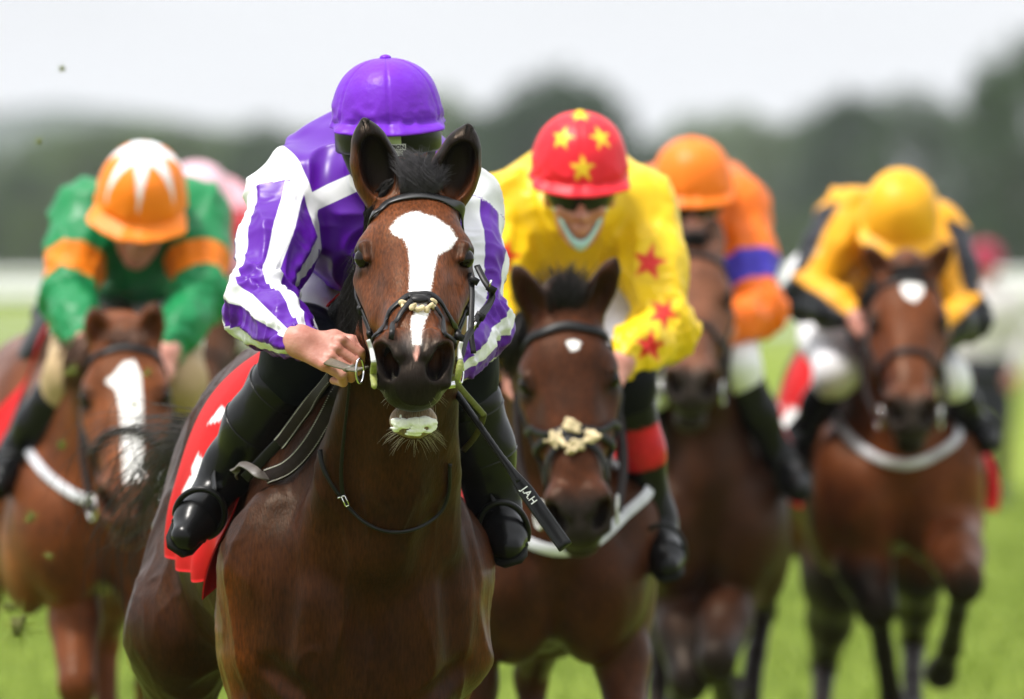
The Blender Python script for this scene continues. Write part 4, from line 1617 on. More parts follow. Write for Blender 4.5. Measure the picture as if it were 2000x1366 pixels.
laced(clear1([L1(682, 690, 22.70), L1(674, 722, 22.74), L1(655, 775, 22.90), L1(628, 830, 22.95), L1(596, 880, 22.98), L1(560, 915, 23.0), L1(520, 932, 23.02)], 0.012), 0.034)
laced(clear1([L1(645, 735, 22.74), L1(615, 775, 22.92), L1(585, 815, 22.98), L1(558, 852, 23.02), L1(545, 868, 23.03)], 0.016), 0.030)
P = catmull(np.array(clear1([L1(548, 862, 23.04), L1(525, 885, 23.06), L1(500, 912, 23.08), L1(478, 935, 23.1)], 0.012)), 20)
v, f = strap_arr(P, np.tile(vn, (20, 1)), 0.022, 0.005)
obj('rein_leather', v, f, M_LEATHER, rn)
P = catmull(np.array(clear1([L1(526, 932, 23.02), L1(505, 926, 23.01), L1(492, 915, 23.03), L1(474, 907, 23.09), L1(460, 915, 23.12), L1(462, 930, 23.14)], 0.014)), 28)
v, f = strap_arr(P, np.tile(vn + np.array([0, 0, 0.9]), (28, 1)), 0.022, 0.004)
obj('rein_buckle_end', v, f, simple('worn rein leather', (0.10, 0.085, 0.075), 0.45, 0.4, 0.2, 40, 0.2), rn)
P = catmull(np.array([L1(882, 735, 22.3), L1(905, 765, 22.5), L1(940, 805, 22.7), L1(944, 815, 22.75), L1(930, 850, 22.85), L1(905, 880, 22.95)]), 30)
v, f = strap_arr(P, np.tile(vn, (30, 1)), 0.012, 0.004)
obj('rein_end', v, f, M_REINEND, rn)

# ---- breast strap (neck strap) with its buckle
ns = tack('neck_strap', 'thin black neck strap hanging across the chest of the leading horse', 'strap')
P = on1([(604, 900), (607, 925), (615, 948), (630, 975), (648, 1000), (662, 1018), (690, 1045), (725, 1064), (760, 1070), (800, 1064), (835, 1046), (858, 1022), (870, 985), (872, 930)], 21.6, 0.006)
v, f = strap_arr(catmull(P, 90), np.tile(vn, (90, 1)), np.concatenate([np.full(16, 0.010), np.full(74, 0.0075)]), 0.006)
obj('strap', v, f, M_LEATHER, ns)
P = on1([(668, 740), (662, 800), (654, 870), (648, 940), (650, 985), (655, 1005)], 21.6, 0.006)
v, f = strap_arr(catmull(P, 50), np.tile(vn, (50, 1)), np.linspace(0.004, 0.010, 50), 0.004)
obj('hanger', v, f, M_LEATHER, ns)
bk = on1([(655, 1006)], 21.6, 0.013)[0]
lx = rotz(-YAW1) @ np.array([1.0, 0, 0])
for a_, b_ in (((-.006, .009), (.000, .012)), ((.000, .012), (.009, -.008)), ((.009, -.008), (.002, -.011)), ((.002, -.011), (-.006, .009)), ((-.014, .006), (-.006, .009))):
    v, f = tube_arr(np.array([bk + lx * a_[0] + [0, 0, a_[1]], bk + lx * b_[0] + [0, 0, b_[1]]]), 0.0016, 6)
    obj('buckle', v, f, M_METAL, ns)

# ---- saddle cloth and saddle
RED = (0.50, 0.006, 0.008)


def saddle_cloth(root_args, S, y0, y1, zb, col_fn, ny=46, na=70, lean=0.0, off=0.014, deg=110, flare=0.018, taper=0.0):
    rt = thing(*root_args[0], **root_args[1])
    rows = []
    for q in range(ny):
        u = q / (ny - 1)
        y = y0 + (y1 - y0) * u
        ang = np.linspace(-1, 1, na)
        zc = 1.16
        row = []
        for a in ang:
            th_ = a * R(deg - taper * u)
            d = np.array([math.sin(th_), 0, math.cos(th_)])
            row.append(np.array([0, y + lean * abs(a) ** 1.5, zc - 0.06]) + d * 0.60)
        rows.append(row)
    P = np.array(rows).reshape(-1, 3)
    A = np.tile(np.linspace(-1, 1, na), ny)
    U = np.repeat(np.linspace(0, 1, ny), na)
    ctr = np.stack([np.zeros(len(P)), P[:, 1], np.full(len(P), 1.10)], 1)
    P = S.cast(P, ctr - P, off, 40)
    out = unit((P - ctr) * [1, 0.0, 1])
    # below its widest line the cloth hangs free and ripples
    free = sstep(0.55, 1.0, np.abs(A))
    rip = np.sin(U * 9 + 3 * A + 2 * np.sin(U * 4)) * 0.018 + 0.010 * np.sin(U * 21 + 1.3)
    lowz = zb + 0.03 * np.sin(U * 7)
    hang = sstep(0.62, 1.0, np.abs(A))
    P[:, 2] = np.where(hang > 0, np.minimum(P[:, 2], P[:, 2]), P[:, 2])
    P = P + out * (free * (flare + rip))[:, None]
    zt = P[:, 2]
    V = np.vstack([P, P - out * 0.004])
    n = len(P)
    i, jx = np.meshgrid(np.arange(ny - 1), np.arange(na - 1), indexing='ij')
    Q = np.stack([i * na + jx, i * na + jx + 1, (i + 1) * na + jx + 1, (i + 1) * na + jx], -1).reshape(-1, 4)
    Q2 = Q[:, ::-1] + n
    edge = []
    bd = [(0, a) for a in range(na)] + [(q, na - 1) for q in range(1, ny)] + [(ny - 1, a) for a in range(na - 2, -1, -1)] + [(q, 0) for q in range(ny - 2, 0, -1)]
    ids = [q * na + a for q, a in bd]
    for a_, b_ in zip(ids, ids[1:] + ids[:1]):
        edge.append((a_, b_, b_ + n, a_ + n))
    C = col_fn(P, U, A)
    obj('cloth_sheet', V, np.vstack([Q, Q2, np.array(edge)]), M_CLOTH, rt, True, {'col': np.vstack([C, C])})
    return rt, P, U, A


def bearings(P, loc, yaw):
    W = P @ rotz(yaw).T + [loc[0], loc[1], 0]
    return 1000 + W[:, 0] / W[:, 1] * F_PX, 500 - (W[:, 2] - CAM_H) / W[:, 1] * F_PX


def cloth1(P, U, A):
    c = np.tile(np.array(RED), (len(P), 1))
    px, py = bearings(P, LOC1, YAW1)
    for poly in ([(405, 828), (433, 792), (443, 806), (428, 822)], [(372, 918), (387, 884), (389, 896), (378, 926)], [(355, 962), (372, 928), (385, 945), (374, 975)],
                 [(368, 990), (372, 935), (392, 890), (398, 905), (380, 960), (376, 1000)]):
        c = lerp3(c, WHITE, 1 - sstep(-0.5, 1.0, poly_sd(px, py, poly)))
    return c


sc_args = (('saddle_cloth', 'red saddle cloth with white print under the purple and white jockey', 'saddle cloth'), dict(loc=(LOC1[0], LOC1[1], 0), rotz=YAW1))
saddle_cloth(sc_args, S1, -0.27, 0.33, 0.95, cloth1, 80, 170, 0.11, deg=118, taper=15)


def saddle(label, loc, yaw, dz=0.0, y0=0.0):
    rt = thing('race_saddle', label, 'saddle', (loc[0], loc[1], 0), yaw)
    A_ = SDF()
    A_.cone((0, y0 + 0.02, 1.575 + dz), 0.05, (0, y0 + 0.20, 1.55 + dz), 0.055, 0.04, 1.3)
    A_.cone((0, y0 + 0.20, 1.55 + dz), 0.055, (0, y0 + 0.36, 1.57 + dz), 0.06, 0.04, 1.5)
    for s in (-1, 1):
        A_.ell((s * 0.10, y0 + 0.14, 1.50 + dz), (0.03, 0.11, 0.09), 0.04, roty(s * R(-32)))
    v, f = A_.mesh(0.010)
    obj('seat', v, f, M_LEATHER, rt)
    return rt


saddle('small black racing saddle under the purple and white jockey', LOC1, YAW1, -0.06, 0.02)

# ---- rider
HAND_Y = 22.68
HEROJ = dict(
    hero=True, label='jockey in purple and white striped silks and purple cap, crouched behind the blaze-faced horse',
    cap_h=0.114, head=at(757, 236, 23.05), hpitch=R(4), hyaw=R(2), hroll=R(-2), cap_s=0.975, peak=0.020,
    shL=at(566, 388, 23.22), shR=at(900, 405, 23.26), elL=at(512, 592, 22.98), elR=at(925, 622, 23.08),
    wrL=at(588, 668, HAND_Y), wrR=at(872, 725, 22.86), hand_dL=(0.86, -0.34, -0.34), hand_bL=(0.05, -0.80, 0.50), hand_s=1.02,
    hand_dR=(-0.35, -0.8, -0.3), hip=np.array([-0.36, 24.02, 1.68]),
    knL=at(598, 698, 23.10), knR=at(888, 715, 23.15), anL=at(438, 930, 23.28), anR=at(968, 985, 23.25),
    toL=at(375, 1030, 23.13), toR=at(985, 1045, 23.14), sleeve=0.91, boot_top=0.085, boot_w=1.22, hump=0.055,
    goggles=True)


def hero_bands(ctx):
    V, j = ctx['V'], ctx['j']
    px = 1000 + V[:, 0] / V[:, 1] * F_PX
    py = 500 - (V[:, 2] - CAM_H) / V[:, 1] * F_PX
    d = np.full(len(V), 1.0)
    for poly in ([(598, 382), (640, 360), (720, 325), (724, 362), (660, 392), (612, 414)], [(596, 398), (622, 392), (616, 470), (602, 484), (594, 440)],
                 [(870, 330), (900, 345), (935, 372), (925, 392), (885, 372)]):
        d = np.minimum(d, poly_sd(px, py, poly) / 950)
    sm = np.full(len(V), -1.0)
    for q, sd in enumerate('LR'):
        u = unit(np.asarray(j['el' + sd]) - np.asarray(j['sh' + sd]))
        r = V - np.asarray(j['sh' + sd])
        nv = unit(u * 0.50 + np.array([-0.95 if sd == 'L' else 0.95, 0, 0.10]))
        pr = r @ nv - 0.005
        near = np.linalg.norm(r, axis=1) < 0.17
        sm = np.where(ctx['side'] == q + 1, np.maximum(pr, (r @ u) - 0.16), np.where(near, np.maximum(sm, pr), sm))
        d = np.where(near, np.minimum(d, np.abs(pr + 0.008) - 0.010), d)
    return {'band': d, 'seam': sm}


HEROJ['jacket'] = lambda ctx: np.tile(np.array(PURPLE), (len(ctx['V']), 1))
HEROJ['jacket_attr'] = hero_bands
HEROJ['jacket_mat'] = stripe_silk()
HEROJ['cap'] = flat((0.142, 0.016, 0.46))


def knee_breeches(col, thr):
    def fn(V, g, loc):
        c = np.tile(np.array(WHITE), (len(V), 1))
        for sd in 'LR':
            kn = g['kn' + sd] + loc
            d = unit(kn - (g['hip'] + loc))
            c = lerp3(c, col, sstep(thr, thr + 0.007, (V - kn) @ d) * (np.linalg.norm(V - kn, axis=1) < 0.22))
        return c
    return fn


def hero_breeches(V, g, loc):
    c = np.tile(np.array(WHITE), (len(V), 1))
    for sd in 'LR':
        kn, an = g['kn' + sd] + loc, g['an' + sd] + loc
        hj = g['hip'] + loc
        d = unit(kn - hj)
        c = lerp3(c, (0.003, 0.0038, 0.008), sstep(-0.135, -0.128, (V - kn) @ d) * (np.linalg.norm(V - kn, axis=1) < 0.22))
    return c


HEROJ['breeches'] = hero_breeches
hj_root, HG, HHP, HRJ, HJ = build_jockey(HEROJ)

# ---- skull-cap front with badge, under the purple cover
HLOC = np.array([HEROJ['hip'][0], HEROJ['hip'][1], 0.0])
u = np.linspace(-R(84), R(84), 40)
P = np.array([HHP(math.sin(a) * 0.104, 0.006 - math.cos(a) * 0.124, -0.030) for a in u])
N_ = np.array([HRJ @ np.array([math.sin(a), -math.cos(a), 0]) for a in u])
v, f = strap_arr(P, N_, 0.066, 0.014)
hs = obj('helmet_rim', v, f, M_BLACK, hj_root)
for s in (-1, 1):
    P = np.array([HHP(s * 0.100, -0.01, -0.02), HHP(s * 0.088, -0.03, -0.07), HHP(s * 0.06, -0.06, -0.12), HHP(0, -0.085, -0.137)])
    v, f = strap_arr(catmull(P, 16), np.tile(HRJ @ np.array([s * 0.8, -0.5, 0]), (16, 1)), 0.024, 0.005)
    obj('chin_strap', v, f, M_BLACK, hs)
c0 = HHP(-0.004, -0.132, -0.048)
FR = np.stack([HRJ[:, 0], HRJ[:, 2], -HRJ[:, 1]], 1)               # x across, y up, z towards the front


def plate(name, w, h, t, c, mat, parent):
    v = np.array([(x, y, z) for z in (0, t) for (x, y) in ((-w, -h), (w, -h), (w, h), (-w, h))]) * [0.5, 0.5, 1]
    f = [(0, 3, 2, 1), (4, 5, 6, 7), (0, 1, 5, 4), (1, 2, 6, 5), (2, 3, 7, 6), (3, 0, 4, 7)]
    return obj(name, v @ FR.T + c, f, mat, parent, False)


pl = plate('badge_plate', 0.072, 0.013, 0.002, c0, M_PLATE, hs)
plate('visor_patch', 0.042, 0.026, 0.003, HHP(0.002, -0.130, -0.028), M_REFLECTION, hs)
v, f = ball(12, 8)
obj('stud', (v * 0.0035) @ FR.T + c0 + FR @ np.array([-0.030, 0, 0.002]), f, M_BRASS, pl)


def lettering(txt, size, Rm, c, mat, parent, name='lettering', ext=0.0004, bold=0.0):
    cu = bpy.data.curves.new(name, 'FONT')
    cu.body = txt
    cu.size = size
    cu.extrude = ext
    cu.offset = bold
    cu.align_x = 'CENTER'
    cu.align_y = 'CENTER'
    o = bpy.data.objects.new(name, cu)
    COL.objects.link(o)
    dg = bpy.context.evaluated_depsgraph_get()
    me = bpy.data.meshes.new_from_object(o.evaluated_get(dg))
    bpy.data.objects.remove(o)
    co = np.zeros(len(me.vertices) * 3, np.float32)
    me.vertices.foreach_get('co', co)
    co = co.reshape(-1, 3) @ np.asarray(Rm).T + c
    me.vertices.foreach_set('co', co.astype(np.float32).ravel())
    me.update()
    me.materials.append(mat)
    o = bpy.data.objects.new(name, me)
    COL.objects.link(o)
    o.parent = parent
    return o


lettering('CHAMPION', 0.0115, FR, c0 + FR @ np.array([0.004, 0, 0.0026]), M_BLACK, pl, bold=0.0003)
c1_ = HHP(-0.004, -0.132, -0.061)
pl2 = plate('badge_plate', 0.060, 0.010, 0.002, c1_, M_PLATE, hs)

# ---- whip
wh = thing('whip', 'black riding whip with white letters pointing down from the leading jockey\'s hand', 'whip', tuple(at(880, 750, 22.75)), 0)
o_ = at(880, 750, 22.75)
a_, b_ = at(868, 735, 22.80) - o_, at(1104, 1068, 22.55) - o_
ax_ = np.linspace(0, 1, 60)
P = a_ * (1 - ax_)[:, None] + b_ * ax_[:, None]
rad = 0.0070 + 0.0020 * sstep(0.45, 0.55, ax_) - 0.001 * sstep(0.1, 0.4, ax_)
v, f = tube_arr(P[:38], (rad + 0.0006 * (np.arange(60) % 2))[:38], 12)
obj('shaft', v, f, M_WHIP, wh)
v, f = strap_arr(P[33:], np.tile([0, -1.0, 0], (27, 1)), np.concatenate([np.linspace(0.016, 0.031, 8), np.full(19, 0.031)]), 0.012)
fl = obj('flap', v, f, M_WHIP, wh)
for s in (-1, 1):
    side_ = unit(np.cross(b_ - a_, [0, -1.0, 0])) * s * 0.011
    v, f = tube_arr(P[37:] + side_ + [0, -0.006, 0], 0.0012, 6)
    obj('welt', v, f, M_WHIP, fl)
dw = unit(b_ - a_)
zf = np.array([0, -1.0, 0])
zf = unit(zf - dw * (zf @ dw))
RW = np.stack([dw, np.cross(zf, dw), zf], 1)
lettering('J.A.H', 0.021, RW, P[42] + zf * 0.0080, M_PRINT, fl, bold=0.0002)

# ---- stirrups
for sd, s in (('L', -1), ('R', 1)):
    an, to = HEROJ['an' + sd], HEROJ['to' + sd]
    kn = HEROJ['kn' + sd]
    dn = unit(an - kn)
    fd = unit(to - an)
    c = an * 0.35 + to * 0.65 + dn * 0.045
    lat_ = unit(np.cross(fd, dn))
    rt = thing('stirrup', 'black stirrup iron on the leading jockey\'s boot, ' + ('left' if s < 0 else 'right') + ' in the photo', 'stirrup', tuple(c), 0, None)
    th_ = np.linspace(-0.5 * math.pi * 1.12, 1.5 * math.pi * 0.96, 30)
    th_ = np.linspace(R(-35), R(215), 32)
    up = -dn
    P = np.array([lat_ * 0.050 * math.cos(a) + up * (0.030 + 0.062 * math.sin(a)) for a in th_])
    v, f = tube_arr(P, 0.0065, 10)
    obj('bow', v, f, M_BLACK, rt)
    v, f = strap_arr(np.array([P[0], (P[0] + P[-1]) / 2 - up * 0.004, P[-1]]), np.tile(up, (3, 1)), 0.045, 0.010)
    obj('tread', v, f, M_BLACK, rt)
    topp = up * 0.092
    tgt = np.array([-0.385 + s * 0.15, 23.5 + 0.05, 1.42]) - c
    v, f = strap_arr(catmull(np.array([topp, topp * 0.7 + tgt * 0.3 + [s * 0.02, 0, 0], tgt]), 16), np.tile([s * 0.7, -0.7, 0], (16, 1)), 0.018, 0.004)
    obj('stirrup_leather', v, f, M_LEATHER, rt)
    # strap and buckle wrapped round the ankle
    th2 = np.linspace(0, 2 * math.pi, 25)
    xa = unit(np.cross(dn, (0, 1, 0)))
    ya = np.cross(dn, xa)
    P = (an - dn * 0.010 - c) + 0.050 * (np.cos(th2)[:, None] * xa + np.sin(th2)[:, None] * ya)
    v, f = strap_arr(P, unit(P - (an - dn * 0.010 - c)), 0.017, 0.005)
    obj('ankle_strap', v, f, M_LEATHER, rt)


# ================================================================= the chasing horses and riders
def gen_tack(name, S, hf, loc, yaw, who, band_w=0.020, cross=False, white_girth=None, rein_to=(), cheek_white=False):
    Rh, th = hf
    H = lambda x, a, n: Rh @ np.array([x, a, n]) + th
    br = thing('bridle', 'black leather bridle on the head of ' + who, 'bridle', (loc[0], loc[1], 0), yaw)

    def lay_(pts, n, w, t, off):
        P = S.project(catmull(np.array(pts), n), off, 3)
        return strap_arr(P, S.grad(P), w, t)
    v, f = lay_([H(-0.10, 0.095, -0.12), H(-0.095, 0.10, -0.06), H(-0.05, 0.095, -0.012), H(0, 0.085, -0.005), H(0.05, 0.095, -0.012), H(0.095, 0.10, -0.06), H(0.10, 0.095, -0.12)], 40, band_w, 0.006, 0.005)
    obj('browband', v, f, M_LEATHER, br)
    v, f = lay_([H(0, 0.335, -0.19), H(-0.055, 0.345, -0.15), H(-0.085, 0.35, -0.09), H(-0.05, 0.345, -0.02), H(0, 0.34, -0.01), H(0.05, 0.345, -0.02), H(0.085, 0.35, -0.09), H(0.055, 0.345, -0.15), H(0, 0.335, -0.19)], 50, 0.020, 0.006, 0.005)
    obj('noseband', v, f, M_LEATHER, br)
    for s in (-1, 1):
        v, f = lay_([H(s * 0.10, 0.095, -0.12), H(s * 0.11, 0.2, -0.115), H(s * 0.095, 0.33, -0.115), H(s * 0.085, 0.43, -0.115), H(s * 0.082, 0.49, -0.115)], 30, 0.017, 0.006, 0.006)
        obj('cheekpiece', v, f, M_LEATHER, br)
        th_ = np.linspace(0, 2 * math.pi, 21)
        c0 = H(s * 0.090, 0.50, -0.115)
        ring = c0 + np.stack([0.006 * np.cos(th_) * s, 0.032 * np.cos(th_), 0.032 * np.sin(th_)], 1)
        v, f = tube_arr(ring, 0.004, 8)
        obj('bit_ring', v, f, M_METAL if not cheek_white else M_BITWHITE, br)
    if cross:
        for a_, b_ in ((-1, 1), (1, -1)):
            v, f = lay_([H(a_ * 0.090, 0.29, -0.10), H(a_ * 0.050, 0.335, -0.03), H(0, 0.362, -0.01), H(b_ * 0.045, 0.40, -0.025), H(b_ * 0.07, 0.46, -0.08)], 30, 0.016, 0.006, 0.009)
            obj('cross_strap', v, f, M_LEATHER, br)
        F_ = SDF()
        r2 = np.random.default_rng(5)
        for cx, ca in ((0, 0.330), (0, 0.392), (-0.034, 0.362), (0.034, 0.362)):
            p = S.project(H(cx, ca, -0.01)[None], 0.012, 3)[0]
            for q in range(34):
                F_.ell(p + Rh @ (r2.normal(0, 1, 3) * [0.010, 0.008, 0.004]), (0.0055,) * 3, 0.004)
        v, f = F_.mesh(0.0045, None, None, 0)
        obj('sheepskin_pads', v, f, M_FLEECE, br)
    if rein_to:
        rn_ = thing('reins', 'dark reins held taut from the bit of ' + who, 'reins', (loc[0], loc[1], 0), yaw)
        for s, tgt in zip((-1, 1), rein_to):
            a_ = H(s * 0.092, 0.50, -0.125)
            P = catmull(np.array([a_, a_ * 0.5 + tgt * 0.5 + [s * 0.02, 0, -0.03], tgt]), 20)
            v, f = strap_arr(P, np.tile([0, -1.0, 0.3], (20, 1)), 0.020, 0.006)
            obj('rein', v, f, M_RUBBER, rn_)
    if white_girth is not None:
        bg = thing('breast_girth', 'white breast girth across the chest of ' + who, 'girth', (loc[0], loc[1], 0), yaw)
        P0 = np.array([[0.42 * math.sin(a), -0.25 - 0.75 * math.cos(a), white_girth + 0.20 * abs(math.sin(a)) ** 2] for a in np.linspace(-R(98), R(98), 41)])
        P = S.cast(P0, (np.array([0, -0.1, white_girth]) - P0) * [1, 1, 0], 0.008)
        P = catmull(P[::4], 60)
        v, f = strap_arr(P, S.grad(P), 0.026, 0.006)
        obj('girth_band', v, f, simple('white webbing', (0.52, 0.52, 0.56), 0.6, 0.2, 0.25, 14, 0.3, 200), bg)
    return br


def gen_hair(root, S, hf, ears, sp, seed, col=None):
    Rh, th = hf
    H = lambda x, a, n: Rh @ np.array([x, a, n]) + th
    r2 = np.random.default_rng(seed)
    m = col or M_HAIR
    st = []
    up = sp.get('forelock_up', 0.5)
    for i in range(260):
        x = r2.normal(0, 0.015)
        a0 = H(x, r2.uniform(0.02, 0.05), -0.014)
        L = r2.uniform(0.06, 0.12)
        st.append(catmull(np.array([a0, a0 + [x * 0.4, -0.03, L * 0.5 * up], a0 + [x * 0.9 + 0.015 * r2.normal(), -0.035 * (1 - up) - 0.012, L * (2 * up - 1)]]), 5))
    v, f = hairs_arr(st, 0.0014, 0.0004)
    obj('forelock', v, f, m, root)
    st = []
    w0 = np.array([0, -0.05, 1.46])
    sg = sp.get('mane_side', -1)
    for i in range(420):
        t = r2.random()
        p = H(0, 0.0, -0.04) * (1 - t) + w0 * t
        L = r2.uniform(0.08, 0.18)
        sx = sg * (0.06 + 0.04 * r2.random())
        st.append(catmull(np.array([p, p + [sx * 0.8, 0.01, 0.0], p + [sx * 1.3, 0.03 * r2.normal(), -L * 0.6], p + [sx * 1.3, 0.05, -L]]), 5))
    v, f = hairs_arr(st, 0.0022, 0.0006)
    obj('mane', v, f, m, root)
    st = []
    tb = np.array([0, 1.06, 1.30])
    bx = sp.get('tail_x', 0.1)
    for i in range(300):
        q = r2.normal(0, 1, 3) * [0.05, 0.05, 0.03]
        st.append(catmull(np.array([tb + q * 0.2, tb + [bx * 0.4, 0.22, 0.05] + q * 0.6, tb + [bx, 0.45, -0.15] + q, tb + [bx * 1.4, 0.58, -0.50] + q * 1.5]), 7))
    v, f = hairs_arr(st, 0.0022, 0.0006)
    obj('tail', v, f, m, root)


def cloth_cols(base, accent=None):
    def fn(P, U, A):
        c = np.tile(np.array(base), (len(P), 1))
        if accent is not None:
            blk = (np.sin(A * 19 + 1.0) > 0.35) & (np.sin(U * 12 + A * 5) > -0.2) & (np.abs(A) > 0.45) & (np.abs(A) < 0.93)
            c[blk] = accent
        return c
    return fn


def runner(hs, js, tk):
    """One horse with its tack and rider."""
    loc, yaw = hs['loc'], hs['yaw']
    loc_f = lambda p: to_local(at(*p), loc, yaw)
    hs = dict(hs)
    hs['poll'] = loc_f(hs['poll'])
    hs['ears'] = tuple(loc_f(e) for e in hs['ears'])
    for k in ('fore', 'hind'):
        hs[k] = tuple(tuple(loc_f(p) if (len(p) == 3 and p[0] > 5) else np.array(p) for p in leg) for leg in hs.get(k, GALLOP[k]))
    if 'blaze' in hs:
        p0, s_ = hs['blaze_o']
        hs['blaze'] = [[((px - p0[0]) / s_, -(py - p0[1]) / s_) for px, py in poly] for poly in hs['blaze']]
    hs['hyaw'] = hs.get('hyaw', 0) - yaw
    root, S, hf, ears, body = build_horse(hs)
    gen_hair(root, S, hf, ears, hs, tk['seed'], tk.get('hair'))
    js = dict(js)
    for k in ('head', 'shL', 'shR', 'elL', 'elR', 'wrL', 'wrR', 'hip', 'knL', 'knR', 'anL', 'anR', 'toL', 'toR'):
        js[k] = at(*js[k])
    jr = build_jockey(js)
    hands = [to_local(js['wr' + s] + unit(js['wr' + s] - js['el' + s]) * 0.06, loc, yaw) for s in 'LR']
    gen_tack(tk['name'], S, hf, loc, yaw, tk['who'], tk.get('band', 0.020), tk.get('cross', False), tk.get('girth'), hands, tk.get('cheek_white', False))
    saddle_cloth((('saddle_cloth', tk['cloth_label'], 'saddle cloth'), dict(loc=(loc[0], loc[1], 0), rotz=yaw)), S, -0.14, tk.get('cloth_y1', 0.32), 0.95,
                 cloth_cols(RED, tk.get('cloth_accent')), 34, 70, tk.get('lean', 0.08), deg=122, flare=tk.get('flare', 0.045))
    saddle('small black racing saddle under ' + tk['rider'], loc, yaw, hs.get('drop', 0), 0.04)
    for sd in 'LR':
        an, to, kn = js['an' + sd], js['to' + sd], js['kn' + sd]
        dn, fd = unit(an - kn), unit(to - an)
        c = an * 0.35 + to * 0.65 + dn * 0.045
        lt = unit(np.cross(fd, dn))
        rt = thing('stirrup', 'stirrup iron on the boot of ' + tk['rider'] + ', ' + ('left' if sd == 'L' else 'right') + ' in the photo', 'stirrup', tuple(c), 0)
        P = np.array([lt * 0.050 * math.cos(a) - dn * (0.032 + 0.065 * math.sin(a)) for a in np.linspace(R(-35), R(215), 20)])
        v, f = tube_arr(P, 0.006, 8)
        obj('bow', v, f, M_BLACK, rt)
        v, f = strap_arr(np.array([P[0], (P[0] + P[-1]) / 2 + dn * 0.004, P[-1]]), np.tile(-dn, (3, 1)), 0.045, 0.010)
        obj('tread', v, f, M_BLACK, rt)
    return S


GALLOP = dict(
    fore=(((-0.185, -0.36, 0.86), (-0.19, -0.46, 0.46), (-0.18, -0.40, 0.16), (-0.18, -0.42, 0.05)),
          ((0.18, -0.33, 0.86), (0.17, -0.52, 0.56), (0.16, -0.28, 0.32), (0.16, -0.20, 0.24))),
    hind=(((-0.20, 0.62, 0.90), (-0.19, 0.95, 0.56), (-0.18, 0.70, 0.18), (-0.18, 0.66, 0.06)),
          ((0.20, 0.62, 0.90), (0.19, 1.02, 0.60), (0.18, 0.90, 0.22), (0.18, 0.88, 0.08))))


def solid(c):
    return lambda ctx: np.tile(np.asarray(c, float), (len(ctx['V']), 1))


def white_breeches(V, g, loc):
    return np.tile(np.array((0.78, 0.77, 0.80)), (len(V), 1))


def px_of(V):
    return 1000 + V[:, 0] / V[:, 1] * F_PX, 500 - (V[:, 2] - CAM_H) / V[:, 1] * F_PX


YEL, STARRED = (0.76, 0.50, 0.010), (0.60, 0.02, 0.015)


def jacket_yellow(ctx):
    V = ctx['V']
    c = np.tile(np.array(YEL), (len(V), 1))
    px, py = px_of(V)
    for cx, cy, r, ro in ((1268, 513, 38, 0.2), (1296, 612, 34, 0.5), (1270, 676, 36, 0.1), (1180, 560, 20, 0.4), (985, 500, 34, 0.3), (960, 600, 34, 0.1)):
        d = star_mask(px - cx, -(py - cy), r, r * 0.42, 5, ro)
        c = lerp3(c, STARRED, (1 - sstep(-2, 2, d)) * (ctx['side'] > 0))
    return c


def cap_stars(base, acc, spots):
    def fn(V, U, A, nc):
        c = np.tile(np.asarray(base, float), (len(V), 1))
        n = unit((V - [0, 0.008, 0.016]) / [0.114, 0.136, 0.128])
        for az, el, r in spots:
            a, e = R(az), R(el)
            d = np.array([math.sin(a) * math.cos(e), -math.cos(a) * math.cos(e), math.sin(e)])
            ux = unit(np.cross((0, 0, 1.0), d)) if abs(d[2]) < 0.99 else np.array([1.0, 0, 0])
            uy = np.cross(d, ux)
            m = star_mask(n @ ux, n @ uy, r, r * 0.42, 5)
            c = lerp3(c, acc, (1 - sstep(-0.015, 0.015, m)) * ((n @ d) > 0.3))
        return c
    return fn


def cap_bigstar(base, acc):
    def fn(V, U, A, nc):
        c = np.tile(np.asarray(base, float), (len(V), 1))
        n = unit((V - [0, 0.008, 0.016]) / [0.114, 0.136, 0.128])
        pol = np.arccos(np.clip(n[:, 2], -1, 1))
        az = np.arctan2(n[:, 0], -n[:, 1])
        m = star_mask(pol * np.sin(az), pol * np.cos(az), 1.45, 0.42, 7, 0.06)
        c = lerp3(c, acc, (1 - sstep(-0.02, 0.02, m)) * (U < nc))
        return c
    return fn


